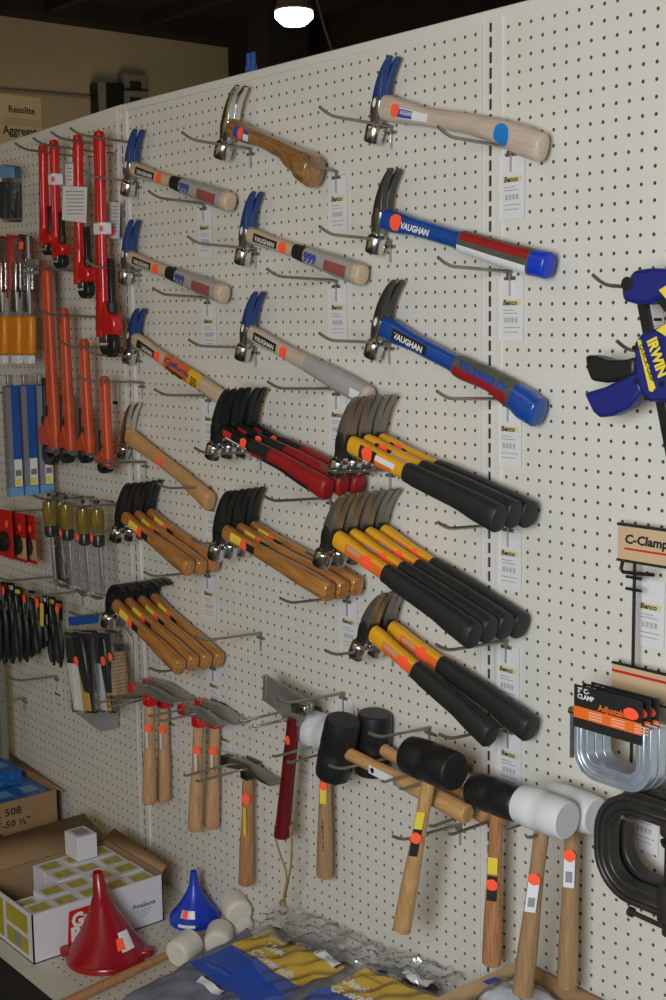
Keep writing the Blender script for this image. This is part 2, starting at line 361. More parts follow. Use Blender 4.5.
H=[ # label, base, tip, tag label
 ('hook under the head of the curved pale-handled hammer, top row',(393,127),None,None),
 ('hook under the end of the curved pale hammer handle, top row',(513,148),None,'price tag below the end of the curved pale hammer handle'),
 ('hook under the polished hammer head, top row middle',(252,149),None,None),
 ('hook behind the thick brown handle end, top row middle',(338,172),None,'price tag below the thick brown hammer handle, top row'),
 ('hook under the head of the top left blue-clawed hammer',(139,183),None,None),
 ('hook under the sleeved handle of the top left hammer',(205,204),None,'price tag below the sleeved handle of the top left hammer'),
 ('hook under the head of the blue-clawed hammer, second row left',(140,271),None,None),
 ('hook under the sleeved handle, second row left',(209,298),None,'price tag below the sleeved handle, second row left'),
 ('hook under the head of the blue-clawed hammer, second row middle',(257,249),None,None),
 ('hook under the sleeved handle, second row middle',(338,281),None,'price tag below the sleeved handle, second row middle'),
 ('hook under the steel head of the blue-handled hammer, second row right',(392,241),None,None),
 ('hook under the blue handle end, second row right',(512,272),None,'price tag below the blue handle with the white sleeve'),
 ('hook under the head of the orange-banded hammer',(140,357),None,None),
 ('hook below the orange-banded pale handle',(210,396),None,'price tag below the orange-banded pale handle'),
 ('hook under the head of the grey-pale handled hammer, third row middle',(257,348),None,None),
 ('hook under the grey-pale handle, third row middle',(338,389),None,'price tag below the grey-pale handle, third row middle'),
 ('hook under the steel head of the red and blue gripped hammer',(391,343),None,None),
 ('hook under the red and blue gripped handle',(510,399),None,'price tag below the red and blue gripped handle'),
 ('hook under the polished head of the lone oiled-wood hammer',(147,462),None,None),
 ('hook below the lone oiled-wood handle',(212,487),None,'price tag below the lone oiled-wood hammer handle'),
 ('hook under the three black hammer heads with red grips',(262,452),None,None),
 ('hook under the three red and black grips',(332,498),None,None),
 ('hook under the heads of the three yellow hammers, fourth row',(392,470),None,None),
 ('hook under the black grips of the three yellow hammers',(510,524),None,'price tag below the three yellow hammers, fourth row'),
 ('hook under the three short wooden hammers, left of the fifth row',None,(88,527),None),
 ('hook below the handle ends of the three short wooden hammers',None,(144,572),'price tag below the three short wooden hammers'),
 ('hook under the three black-headed wooden hammers, fifth row middle',None,(192,539),None),
 ('hook below the handle ends of the three wooden hammers, fifth row middle',None,(280,598),'price tag below the three wooden hammers, fifth row middle'),
 ('hook under the heads of the four yellow hammers',None,(306,552),None),
 ('hook under the black grips of the four yellow hammers',(508,641),None,'price tag below the four yellow hammers'),
 ('hook under the heads of the four curved-claw wooden hammers',None,(70,612),None),
 ('hook below the handle ends of the four curved-claw wooden hammers',None,(150,668),'price tag below the four curved-claw wooden hammers'),
 ('empty hook sticking out left of the pair of yellow hammers',(262,633),None,None),
 ('hook under the heads of the lowest pair of yellow hammers',None,(325,650),None),
 ('hook below the black grips of the lowest pair of yellow hammers',(510,726),None,'price tag below the lowest pair of yellow hammers'),
 ('empty hook above the black mallet heads',(345,693),None,'price tag behind the black mallet heads'),
 ('empty hook below the row of pliers',(58,676),None,'price tag below the row of pliers'),
 ('empty lower left hook near the photo edge',(26,698),None,None),
 ('hook holding the first red pipe wrench from the left',None,(15,143),None),
 ('hook holding the second red pipe wrench from the left',None,(33,138),None),
 ('hook holding the third red pipe wrench from the left',None,(51,132),None),
 ('hook holding the rightmost red pipe wrench',None,(70,128),None),
 ('hook holding the longest orange pipe wrench',None,(22,262),None),
 ('hook holding the second orange pipe wrench',None,(39,309),None),
 ('hook holding the third orange pipe wrench',None,(60,341),None),
 ('hook holding the shortest orange pipe wrench',None,(79,376),None),
 ('hook beside the upper jaw of the blue bar clamp',None,(593,275),None),
 ('hook behind the body of the blue bar clamp',None,(617,341),None),
 ('hook holding the three blue cartons',None,(-12,388),None),
 ('hook holding the red carded tape measures',None,(-12,508),None),
 ('hook holding the left pair of amber-handled chisels',None,(33,495),None),
 ('hook holding the right pair of amber-handled chisels',None,(66,502),None),
 ('hook holding the left pliers',None,(-2,577),None),
 ('hook holding the right pliers',None,(24,592),None),
 ('hook holding the knife packs',None,(60,634),None),
]
for i,(lb,b_,t_,tl) in enumerate(H):
    p=hook(lb,b_,t_,L=3.3 if 'thick brown' in lb else 4.5 if 'body of the blue bar' in lb else 6.8)
    if tl: price_tag(p,tl)
for px_,lb_ in [((172,703),'price tag behind the left pair of brick hammers'),((226,718),'price tag behind the right pair of brick hammers'),((304,735),'price tag behind the maroon hatchet handle')]:
    price_tag(at(px_[0],px_[1],0),lb_)
# two-prong tool holders
_pr=None
def prong_holder(label,p):
    global _pr
    if _pr is None:
        r=thing('two_prong_holder',label,'hook',p,'two prong tool holders'); _pr=r
        for sx in (-1,1):
            MB().tube([(sx*.95,-.1,0),(sx*.95,-6.6,0),(sx*.95,-6.9,.12)],.115,8).build('prong','wire',r)
        MB().box((-1.2,-.2,-.35),(1.2,-.08,.35)).build('back_plate','wire',r,bev=.04)
    else: dup(_pr,p,label)
# ================================================================== HAMMERS
def interp(prof,t):
    for a,b in zip(prof,prof[1:]):
        if t<=b[0] or b is prof[-1]:
            k=(t-a[0])/(b[0]-a[0]+1e-9); k=max(0,min(1,k)); k=k*k*(3-2*k)
            return [a[i]+(b[i]-a[i])*k for i in (1,2,3)]
def sec(x,zc,hh,hw,n=20,e=.82):
    r=[]
    for k in range(n):
        a=2*PI*k/n; c,s_=math.cos(a),math.sin(a)
        r.append((x,-hw*math.copysign(abs(c)**e,c),zc+hh*math.copysign(abs(s_)**e,s_)))
    return r
def handle_mesh(prof,L,t0,t1,grow=0.,n=26,dome=True):
    x_=.16 if (grow>0 and t1>=1) else 0
    mb=MB(); R=[]
    for i in range(n+1):
        t=t0+(t1-t0)*i/n; zc,hh,hw=interp(prof,t); R.append(sec(t*L+(x_ if i==n else 0),zc,hh+grow,hw+grow))
    if dome:
        zc,hh,hw=interp(prof,t1); R.append(sec(t1*L+.12+x_,zc,(hh+grow)*.9,(hw+grow)*.88)); R.append(sec(t1*L+.17+x_,zc,(hh+grow)*.7,(hw+grow)*.68))
    return mb.loft(R)
def patch(prof,L,x0,x1,f0,f1,grow=.025,n=8,m=6,e=.82):
    """a piece of the handle's own surface, lifted a little: a label wrapped on it (f = angle, 0 faces the shopper)"""
    mb=MB(); g=[]
    for i in range(n+1):
        x=x0+(x1-x0)*i/n; zc,hh,hw=interp(prof,x/L)
        for k in range(m+1):
            a=f0+(f1-f0)*k/m; c,s_=math.cos(a),math.sin(a)
            g.append((x,-(hw+grow)*math.copysign(abs(c)**e,c),zc+(hh+grow)*math.copysign(abs(s_)**e,s_)))
    fs=[(i*(m+1)+k,i*(m+1)+k+1,(i+1)*(m+1)+k+1,(i+1)*(m+1)+k) for i in range(n) for k in range(m)]
    return mb.add(g,fs)
CLAWS={'rip':[(0,.45),(-.07,1.2),(-.04,2.0),(.14,2.8),(.44,3.55)],
       'ripshort':[(0,.45),(-.04,1.1),(.0,1.8),(.16,2.5),(.45,3.15)],
       'semi':[(-.05,.45),(-.08,1.2),(-.04,2.0),(.12,2.8),(.42,3.55)],
       'curved':[(-.08,.45),(.0,1.1),(.35,1.75),(1.0,2.2),(1.85,2.4)]}
def head_meshes(root,claw,mh,mc,mf,s=1.0,eye=None):
    lean=.15 if claw=='semi' else .09; drop=.22 if claw=='semi' else .05; first=len(KIDS(root))
    # cheek and neck
    mb=MB(); R=[]
    for z,hx,hy in [(-1.05-drop,.42,.42),(-.88,.46,.45),(-.5,.54,.54),(0,.60,.60),(.35,.56,.60),(.7,.46,.58)]:
        R.append([(s*hx*math.copysign(abs(math.cos(a))**.6,math.cos(a)),s*hy*math.copysign(abs(math.sin(a))**.6,math.sin(a)),s*z) for a in [2*PI*k/20 for k in range(20)]])
    mb.loft(R); h=mb.build('head',mh,root)
    mb=MB(); mb.lathe([(0,.44*s),(.18*s,.45*s),(.32*s,.62*s),(.42*s,.68*s),(1.40*s,.68*s),(1.52*s,.60*s),(1.52*s,.4*s)],(0,0,(-.92-drop)*s),(0,0,-1),26); mb.build('striking_face',mf,root)
    P=CLAWS[claw]; c=MB()
    for sy in (-1,1):
        R=[]; N=12
        for i in range(N+1):
            t=i/N; q=t*(len(P)-1); k=min(int(q),len(P)-2); f=q-k
            def cat(a):
                p0,p1,p2,p3=[P[max(0,min(len(P)-1,k+d))][a] for d in (-1,0,1,2)]
                return .5*((2*p1)+(-p0+p2)*f+(2*p0-5*p1+4*p2-p3)*f*f+(-p0+3*p1-3*p2+p3)*f**3)
            x,z=cat(0),cat(1); k2=min(k+1,len(P)-1); tx,tz=P[k2][0]-P[k][0],P[k2][1]-P[k][1]; l=math.hypot(tx,tz); tx/=l;tz/=l
            th=.38*(1-t)**1.1+.10; gm=.20 if claw in('rip','ripshort') else .11; g=.0 if t<.35 else (t-.35)/.65*gm; w=.56+.10*t-(.10*max(0,t-.85)/.15)
            nx,nz=tz,-tx
            R.append([(s*(x+nx*th*d),sy*s*y,s*(z+nz*th*d)) for d,y in [(-1,g),(-1,w*.9),(-.6,w),(.6,w),(1,w*.92),(1,g)]])
        c.loft(R)
    c.build('claw',mc,root,bev=.03)
    if eye: 
        m=MB(); m.add([(.18*s*math.cos(a)*.9,-.615*s,.25*s+.32*s*math.sin(a)) for a in [2*PI*k/16 for k in range(16)]],[tuple(range(16))]); m.build('head_badge',eye,root)
    for k in KIDS(root): k.rotation_euler=(0,lean,0)
STR=[(0,0,.52,.40),(.10,0,.60,.42),(.3,0,.52,.40),(.55,0,.60,.46),(.9,0,.70,.55),(1,0,.72,.56)]
def place(eye,end,Y):
    a=at(eye[0],eye[1],Y); b=at(end[0],end[1],Y); d=b-a
    return a,math.hypot(d[0],d[2]),math.atan2(-d[2],d[0])
def hammer(label,eye,end,Y,prof,mh,claw,heads,s=1.,group=None,badge=None,name='claw_hammer'):
    a,L,r=place(eye,end,Y)
    root=thing(name,label,'hammer',a,group,r); head_meshes(root,claw,*heads,s=s,eye=badge)
    h=handle_mesh(prof,L,.055 if claw=='semi' else .03,1.0).build('handle',mh,root)
    return root,h,L,a,r
def disc(h,prof,L,x,f,r,m,name,grow=.06,e=.82,wob=.10):
    g=[]; mb=MB()
    def P(dx,dz):
        zc,hh,hw=interp(prof,(x+dx)/L); a=f+dz/hh*.95; c,s_=math.cos(a),math.sin(a)
        return (x+dx,-(hw+grow)*math.copysign(abs(c)**e,c),zc+(hh+grow)*math.copysign(abs(s_)**e,s_))
    g=[P(0,0)]; N=16
    for k in range(N):
        q=2*PI*k/N; w_=r*(1+random.uniform(-wob,wob)); g.append(P(.55*w_*math.cos(q),.55*w_*math.sin(q)))
    for k in range(N): 
        q=2*PI*k/N; w_=r*(1+random.uniform(-wob,wob)); g.append(P(w_*math.cos(q),w_*math.sin(q)))
    fs=[(0,1+k,1+(k+1)%N) for k in range(N)]+[(1+k,1+N+k,1+N+(k+1)%N,1+(k+1)%N) for k in range(N)]
    mb.add(g,fs).build(name,m,h)
def sticker(h,prof,L,x,f=.1,r=.34,m='sticker'): disc(h,prof,L,x,f,r*1.12,m,'price_sticker')
BL=('steel','blueclaw','chrome')
# ---- top row right: curved axe-shaped pale handle
P1=[(0,.05,.80,.5),(.06,.05,.92,.52),(.16,.0,.80,.46),(.32,.0,.62,.42),(.55,.12,.66,.45),(.75,.05,.80,.52),(.90,-.22,.98,.58),(1,-.40,.92,.60)]
r_,h,L,a,r=hammer('blue-clawed hammer with a curved pale wooden axe-style handle and round blue sticker',(380,107),(543,141),-1.25,P1,'ash2','rip',('steel','blueclaw','chrome'),1.02,badge='whiteink')
patch(P1,L,2.1,5.6,-.50,.25).build('maker_label','paper2',h); patch(P1,L,2.3,4.0,-.42,.18,grow=.035).build('maker_band','blueink',h); sticker(h,P1,L,2.2,.0,.38)
text('VAUGHAN',.42,(2.75,-.50,-.17),(1,0,0),(0,0,1),'whiteink',h,bold=.02,shear=.2,lift=.02,boxw=1.3)
disc(h,P1,L,12.9,-.12,.72,mat('cyan_blue_sticker',(.01,.22,.62),.5),'round_sticker',grow=.04,wob=.02)
# ---- top row middle: polished head, thick brown handle
P2=[(0,.0,.66,.55),(.08,0,.80,.62),(.22,0,.72,.58),(.42,.12,.58,.5),(.62,.10,.66,.55),(.78,-.12,.92,.78),(.92,-.32,1.22,1.05),(1,-.40,1.20,1.05)]
r_,h,L,a,r=hammer('short hammer with all polished head and thick varnished brown curved handle',(229,126),(315,167),-1.7,P2,'brownwood','ripshort',('chrome','chrome','chrome'),1.1)
patch(P2,L,1.6,3.6,-.5,.5).build('maker_label','blueink',h); patch(P2,L,3.0,3.7,-.5,.1,grow=.035).build('label_corner','paper2',h); sticker(h,P2,L,2.6,.05,.36)
# ---- straight handles with 999 sleeve (three) and one grey
PS=[(0,0,.55,.42),(.08,0,.66,.45),(.25,0,.55,.42),(.42,.02,.52,.40),(.6,0,.64,.50),(.85,0,.78,.62),(1,0,.80,.64)]
def sleeved(label,eye,end,fx=.50):
    r_,h,L,a,r=hammer(label,eye,end,-1.25,PS,'ash','rip',BL,1.02,badge='whiteink',group='blue-clawed hammers with sleeved pale handles')
    patch(PS,L,1.5,4.7,-.42,.52).build('maker_label','ink',h); text('VAUGHAN',.5,(1.75,-.44,-.18),(1,0,0),(0,0,1),'whiteink',h,bold=.025,boxw=2.7,lift=.03)
    sticker(h,PS,L,5.5,.0,.42)
    handle_mesh(PS,L,fx-.05,fx+.05,grow=.05,dome=False).build('sleeve_cuff','ink',h)
    handle_mesh(PS,L,fx,.965,grow=.045,dome=False).build('shrink_sleeve','sleeve',h)
    text('999',1.05,(L*(fx+.07),-.62,-.35),(1,0,0),(0,0,1),'blueink',h,bold=.03,lift=.05)
    patch(PS,L,L*.74,L*.92,-.6,.35,grow=.06).build('red_print',mat('faded_red_print',(.34,.09,.08),.5),h)
    return r_
sleeved('blue-clawed hammer with sleeved straight pale handle, at top left beside the red wrenches',(131,168),(230,202))
sleeved('blue-clawed hammer with sleeved straight handle, second row, nearer the red pipe wrenches',(128,257),(224,294))
sleeved('blue-clawed hammer with sleeved straight handle, second row middle, above the grey-pale one',(247,234),(362,275))
PG=[(0,0,.55,.42),(.1,0,.66,.45),(.3,0,.60,.44),(.5,0,.66,.48),(.8,0,.82,.58),(1,0,.80,.58)]
r_,h,L,a,r=hammer('blue-clawed hammer with a greyish pale handle in a clear sleeve, third row middle',(248,331),(369,397),-1.25,PG,'ash2','rip',BL,1.02,badge='whiteink')
patch(PG,L,1.4,4.6,-.42,.52).build('maker_label','ink',h); text('VAUGHAN',.5,(1.65,-.46,-.18),(1,0,0),(0,0,1),'whiteink',h,bold=.025,boxw=2.7,lift=.03); sticker(h,PG,L,5.6,.0,.42)
handle_mesh(PG,L,.52,.985,grow=.04,dome=False).build('shrink_sleeve','sleeve',h)
m=MB(); m.add([],[]); patch(PG,L,L*.9,L*.97,-.5,.2,grow=.06).build('barcode_label','paper2',h)
# ---- orange banded
PO=[(0,0,.56,.45),(.08,0,.74,.48),(.28,0,.60,.44),(.5,-.02,.64,.46),(.72,.05,.66,.48),(1,0,.72,.5)]
r_,h,L,a,r=hammer('blue-clawed hammer with orange and yellow printed band on its pale handle',(133,338),(224,399),-1.25,PO,'ash','ripshort',('steel','blueclaw','chrome'),1.0,badge='whiteink')
patch(PO,L,1.5,4.6,-.42,.52).build('maker_label','ink',h); text('VAUGHAN',.5,(1.75,-.46,-.18),(1,0,0),(0,0,1),'whiteink',h,bold=.025,boxw=2.6,lift=.03); sticker(h,PO,L,5.1,.0,.42)
patch(PO,L,6.3,12.2,-1.5,1.5,grow=.05,n=12,m=10).build('printed_band',mat('orange_foil',(.85,.16,.01),.35),h)
patch(PO,L,10.4,12.3,-1.5,1.5,grow=.06,n=6,m=10).build('band_end',mat('yellow_foil',(.90,.50,.02),.35),h)
text('California',.74,(6.5,-.50,.06),(1,0,0),(0,0,1),'blueink',h,bold=.03,shear=.2,lift=.05,boxw=4.1)
text('Framer',.62,(6.9,-.50,-.50),(1,0,0),(0,0,1),'ink',h,bold=.03,shear=.2,lift=.05,boxw=3.0)
m=MB(); 
for k in range(4): m.box((11.0,-.56,-.35+k*.2),(12.0,-.54,-.25+k*.2))
m.build('band_print','ink',h)
# ---- blue fibreglass
P6=[(0,0,.66,.5),(.08,0,.80,.52),(.25,.05,.62,.48),(.48,.02,.60,.50),(.54,0,.70,.56),(.8,-.05,.76,.60),(.93,-.05,.82,.64),(1,0,.82,.64)]
r_,h,L,a,r=hammer('steel-headed hammer with straight blue handle and white, red and green printed grip',(381,218),(546,265),-1.35,P6,'blueh','rip',('steel','dsteel','chrome'),1.04)
sticker(h,P6,L,2.2,.1,.5,'sticker'); text('VAUGHAN',.62,(2.8,-.52,-.22),(1,0,0),(0,0,1),'whiteink',h,bold=.04,shear=.15,lift=.06,boxw=3.0)
handle_mesh(P6,L,.53,.94,grow=.05,dome=False).build('grip','olive',h)
patch(P6,L,L*.54,L*.93,.15,1.0,grow=.07).build('grip_red_stripe','redgrip',h); patch(P6,L,L*.53,L*.93,-1.3,-.2,grow=.07).build('grip_white_wrap','paper2',h)
handle_mesh(P6,L,.94,1.0,grow=.05).build('end_cap','blueplastic',h)
P9=[(0,0,.72,.52),(.07,0,.86,.55),(.25,.02,.64,.48),(.48,.05,.62,.50),(.55,.03,.74,.56),(.72,.20,.72,.58),(.86,.02,.90,.66),(.94,-.15,1.02,.72),(1,-.25,.95,.72)]
r_,h,L,a,r=hammer('steel-headed hammer with curved blue handle and red and green lettered grip',(381,325),(537,408),-1.35,P9,'blueh','rip',('steel','dsteel','chrome'),1.04,badge='whiteink')
patch(P9,L,1.9,5.6,-.42,.50).build('maker_label','ink',h); text('VAUGHAN',.6,(2.1,-.52,-.22),(1,0,0),(0,0,1),'whiteink',h,bold=.04,boxw=3.2,lift=.03)
handle_mesh(P9,L,.52,.88,grow=.05,dome=False).build('grip','olive',h)
patch(P9,L,L*.53,L*.86,-.75,.05,grow=.07).build('grip_red_stripe','redgrip',h)
text('TECHNIFLEX',.72,(L*.56,-.60,.18),(1,0,.0),(0,0,1),'blueink',h,bold=.04,lift=.09,boxw=L*.30)
handle_mesh(P9,L,.88,1.0,grow=.05).build('end_cap','blueh',h)
# ---- lone curved wood
P10=[(0,0,.70,.5),(.08,.0,.84,.52),(.25,.05,.74,.46),(.45,.12,.64,.44),(.68,.18,.66,.46),(.85,-.02,.80,.54),(1,-.15,.88,.60)]
r_,h,L,a,r=hammer('lone hammer with polished steel head and curved oiled wooden handle, left of the red-gripped ones',(127,434),(210,500),-1.25,P10,'hickory','rip',('chrome','chrome','chrome'),1.0)
sticker(h,P10,L,6.8,.0,.40)
# ---- stacks
def stack(make,eye,end,Yf,sp,n,labels,group):
    a,L,r=place(eye,end,Yf); root=make(labels[0],eye,end,Yf,group)
    for k in range(1,n): dup(root,(a[0]+random.uniform(-.05,.05),a[1]+sp*k,a[2]+random.uniform(-.05,.05)),labels[k],rot=r+random.uniform(-.012,.012))
PR=[(0,0,.48,.40),(.08,0,.56,.42),(.28,0,.50,.42),(.36,0,.60,.46),(.6,.12,.62,.48),(.85,.0,.74,.56),(1,-.05,.80,.60)]
def mk_red(label,eye,end,Y,g):
    r_,h,L,a,r=hammer(label,eye,end,Y,PR,'black','semi',('black','black','chrome'),1.04,g)
    handle_mesh(PR,L,.36,1.0,grow=.05).build('grip','redgrip',h)
    patch(PR,L,L*.48,L*.90,-1.0,-.25,grow=.08).build('grip_inlay','rubber',h)
    patch(PR,L,L*.34,L*.52,-.2,1.3,grow=.08).build('grip_collar','rubber',h)
    patch(PR,L,1.2,2.4,-.3,.5).build('maker_label','redink',h); patch(PR,L,1.6,4.6,-.55,-.3).build('white_stripe','whiteink',h); sticker(h,PR,L,4.1,.15,.38)
    return r_
stack(mk_red,(219,428),(326,488),-4.5,1.5,3,['frontmost black hammer with red grip of the three','middle black hammer with red grip of the three','rearmost black hammer with red grip, against the board'],'black hammers with red grips')
PY=[(0,0,.56,.46),(.08,0,.70,.5),(.25,0,.60,.46),(.45,0,.60,.46),(.5,0,.66,.5),(.75,.06,.72,.55),(.92,-.02,.84,.62),(1,-.05,.86,.64)]
def mk_yel(gstart,wide=1.):
    def f(label,eye,end,Y,g):
        r_,h,L,a,r=hammer(label,eye,end,Y,PY,'yellow','semi',('dsteel','gsteel','chrome'),1.05,g)
        handle_mesh(PY,L,gstart,1.0,grow=.10).build('grip','rubber',h)
        if wide>1:
            patch(PY,L,2.2,4.0,-.7,.7,n=6).build('black_label','ink',h); patch(PY,L,3.9,5.7,-.7,.1).build('orange_label','orink',h); patch(PY,L,4.0,6.1,-.1,.4,grow=.05).build('barcode_label','paper2',h); sticker(h,PY,L,3.1,.1,.5)
        else:
            patch(PY,L,2.3,6.6,-.75,.55,n=8).build('orange_label','orink',h); patch(PY,L,2.5,4.0,0,.45,grow=.05).build('label_print',mat('pale_print',(.55,.35,.25),.5),h); sticker(h,PY,L,4.7,.05,.46)
        return r_
    return f
stack(mk_yel(.44,2),(345,441),(497,517),-4.5,1.4,3,['frontmost of the three yellow hammers in the fourth row, black label and grip','middle of the three yellow hammers in the fourth row','rearmost of the three yellow hammers in the fourth row, nearest the board'],'yellow hammers in the fourth row')
stack(mk_yel(.42),(331,534),(472,634),-5.8,1.48,4,['frontmost of the four yellow hammers in the fifth row','second of the four yellow hammers from the front','third of the four yellow hammers from the front','rearmost of the four yellow hammers, nearest the board'],'yellow hammers in the fifth row')
y2=mk_yel(.42)
y2('front yellow hammer of the lowest pair, handle hanging lower',(368,628),(489,733),-3.4,'lowest pair of yellow hammers')
y2('rear yellow hammer of the lowest pair, handle reaching further right',(385,624),(528,727),-1.6,'lowest pair of yellow hammers')
PW=[(0,0,.55,.44),(.08,0,.66,.46),(.28,0,.56,.42),(.5,0,.62,.48),(.8,0,.78,.58),(1,0,.80,.60)]
def mk_wood(claw,s=1.1,heads=('black','black','chrome')):
    def f(label,eye,end,Y,g):
        r_,h,L,a,r=hammer(label,eye,end,Y,PW,'oak',claw,heads,s,g)
        patch(PW,L,2.0,3.5,-.35,.65).build('yellow_label','yel',h); patch(PW,L,3.5,5.4,-.45,.45).build('black_label','ink',h); sticker(h,PW,L,3.9,-.1,.40)
        return r_
    return f
stack(mk_wood('semi',1.06),(221,529),(329,592),-4.2,1.4,3,['frontmost of the three wood-handled black hammers in the fifth row middle','middle of the three wood-handled black hammers in the fifth row middle','rearmost of the three wood-handled black hammers in the fifth row middle'],'long wood-handled hammers with black heads')
stack(mk_wood('semi',1.05),(122,515),(189,568),-3.8,1.35,3,['frontmost of the three short wooden hammers beside the amber chisels','middle of the three short wooden hammers beside the amber chisels','rearmost of the three short wooden hammers, nearest the board'],'short wooden hammers beside the chisels')
stack(mk_wood('curved',1.1),(113,602),(180,667),-5.2,1.38,4,['frontmost of the four curved-claw wooden hammers','second curved-claw wooden hammer from the front','third curved-claw wooden hammer from the front','rearmost of the four curved-claw wooden hammers'],'curved-claw wooden hammers')
# ================================================================== HANGING TOOLS
def vhandle(root,org,top,bot,prof,m,name='handle'):
    """wooden handle hanging from top to bot (world inches); prof: (t, half x, half y)"""
    R=[]; a=np.array(top);b=np.array(bot)
    for i in range(21):
        t=i/20
        for q0,q1 in zip(prof,prof[1:]):
            if t<=q1[0]+1e-6:
                k=(t-q0[0])/(q1[0]-q0[0]); k=k*k*(3-2*k); hx=q0[1]+(q1[1]-q0[1])*k; hy=q0[2]+(q1[2]-q0[2])*k; break
        c=a+(b-a)*t
        R.append([(c[0]+hx*math.cos(q)*.95,c[1]+hy*math.sin(q),c[2]) for q in [2*PI*j/18 for j in range(18)]])
    c=b; R.append([(c[0]+hx*.85*math.cos(q),c[1]+hy*.85*math.sin(q),c[2]-.1) for q in [2*PI*j/18 for j in range(18)]])
    return MB().loft(R).build(name,m,root,org=org)
def flatlabel(name,m,root,org,c,w,h,tilt=0.,ydepth=.03,bulge=.0):
    """small label wrapped on the front of an upright handle; c = centre (world inches) on the front surface"""
    mb=MB(); vs=[];fs=[]
    n=6
    for i in range(n+1):
        f=(i/n-.5)
        for k in range(2):
            z=(k-.5)*h; x=f*w; vs.append((c[0]+x*math.cos(tilt)-z*math.sin(tilt)*0,c[1]-ydepth+bulge*(2*f)**2,c[2]+z))
    for i in range(n): fs.append((2*i,2*i+2,2*i+3,2*i+1))
    return mb.add(vs,fs).build(name,m,root,org=org)
VP=[(0,.42,.42),(.12,.52,.50),(.35,.50,.50),(.7,.66,.64),(1,.72,.68)]
def brick_hammer(label,Y,poll,tip,htop,hbot,red,group=None,wm='vash',lab='white'):
    A=at(*poll,Y);B=at(*tip,Y);T=at(*htop,Y);Bo=at(*hbot,Y); org=(T[0],Y,T[2])
    root=thing('brick_hammer',label,'hammer',org,group)
    vhandle(root,org,(T[0],Y,T[2]+.4),(Bo[0],Y,Bo[2]),VP,wm)
    # curved chisel blade from the eye to the tip, square poll at the other side
    ex=T[0]; ez=A[2]-.15
    mb=MB(); R=[]
    for i in range(13):
        t=i/12; x=A[0]+.9+(B[0]-A[0]-.9)*t; z=ez+.28*math.sin(PI*min(1,t*1.3))-(ez-B[2])*t**1.8
        hy=.42+.38*t; th=.42*(1-t)**.8+.05
        R.append([(x,Y+hy*u,z+th*v) for u,v in [(-1,-1),(-1,.6),(-.7,1),(.7,1),(1,.6),(1,-1)]])
    mb.loft(R); mb.build('blade','bladesteel' if red else 'steel',root,org=org,bev=.04)
    mb=MB().box((A[0]-.35,Y-.45,ez-.5),(A[0]+.75,Y+.45,ez+.42)); mb.build('poll','redp' if red else 'black',root,org=org,bev=.1)
    mb=MB().box((ex-.55,Y-.5,T[2]-.15),(ex+.55,Y+.5,ez-.15)); mb.build('socket','redp' if red else 'black',root,org=org,bev=.12)
    if red:
        mb=MB(); mb.v=[];
        st=MB().add([(T[0]+.28+x*.866,Y-.50+x*.5,T[2]-2.2+z) for x,z in blob(r=.4)],[tuple(range(14))]); st.build('price_sticker','sticker',root,org=org)
        flatlabel('barcode_label','paper2',root,org,(T[0]+.12,Y-.50,T[2]-3.3),.5,1.6)
    else:
        st=MB().add([(T[0]+.28+x*.866,Y-.50+x*.5,T[2]-1.8+z*1.3) for x,z in blob(r=.38)],[tuple(range(14))]); st.build('price_sticker','sticker',root,org=org)
        flatlabel('yellow_label','yel',root,org,(T[0]+.12,Y-.52,T[2]-3.9),.5,2.6)
    return root
g='red-marked brick hammers'
brick_hammer('front red-polled brick hammer of the left pair, beside the tan roll',-3.3,(133,685),(176,702),(150,704),(149.5,802),True,g)
brick_hammer('rear red-polled brick hammer of the left pair, against the board',-1.3,(148,681),(190,700),(164,706),(163.5,799),True,g)
brick_hammer('front red-polled brick hammer of the right pair',-2.9,(183,707),(223,725),(199,725),(195,829),True,g)
brick_hammer('rear red-polled brick hammer of the right pair, nearest the board',-1.2,(200,702),(243,723),(215,726),(212,826),True,g)
brick_hammer('black-polled brick hammer hanging alone on two prongs',-1.6,(226,758),(278,784),(248,777),(246,883),False,None,'vred')
def prong_at(label,px,dz=-.0):
    p=at(px[0],px[1],-6.8); prong_holder(label,(p[0],0,p[2]))
prong_at('two-prong holder under the left pair of brick hammers',(104,705))
prong_at('two-prong holder under the right pair of brick hammers',(156,719))
prong_at('two-prong holder under the lone black-polled brick hammer',(191,779))
prong_at('two-prong holder under the maroon-handled hatchet',(247,724.5))
prong_at('two-prong holder under the white-ended mallet',(281,760))
prong_at('two-prong holder under the black mallet with the slanting handle',(392,786))
prong_at('two-prong holder under the black mallet left of the white mallets',(440,831))
prong_at('two-prong holder under the white mallets',(517,834))
# ---- shingling hatchet
Y=-3.7; T=at(294,716,Y); Bo=at(282,836,Y); org=(T[0],Y,T[2])
root=thing('roofing_hatchet','roofing hatchet with polished blade, maroon handle and hanging leather cord','hatchet',org)
vhandle(root,org,(T[0],Y,T[2]-.1),(Bo[0],Y,Bo[2]),[(0,.60,.5),(.2,.62,.54),(.5,.64,.58),(.8,.70,.62),(1,.78,.68)],'maroon')
def poly_px(px,Y): return [(lambda q:(q[0],q[2]))(at(u,v,Y)) for u,v in px]
pl=poly_px([(265,674),(281,684),(298,693),(308,700),(313,704),(313,714),(304,716),(297,727),(289,725),(280,712),(264,700)],Y)
MB().prxz(pl,Y-.16,Y+.16).build('blade','bladesteel',root,org=org,bev=.08)
pl=poly_px([(265,674),(268,676),(267,700),(264,700)],Y); MB().prxz(pl,Y-.2,Y+.2).build('cutting_edge','bwire',root,org=org,bev=.03)
q=at(304,709,Y); MB().box((q[0]-1.3,Y-.42,q[2]-.5),(q[0]+.6,Y+.42,q[2]+.42)).build('head_socket','chrome',root,org=org,bev=.15)
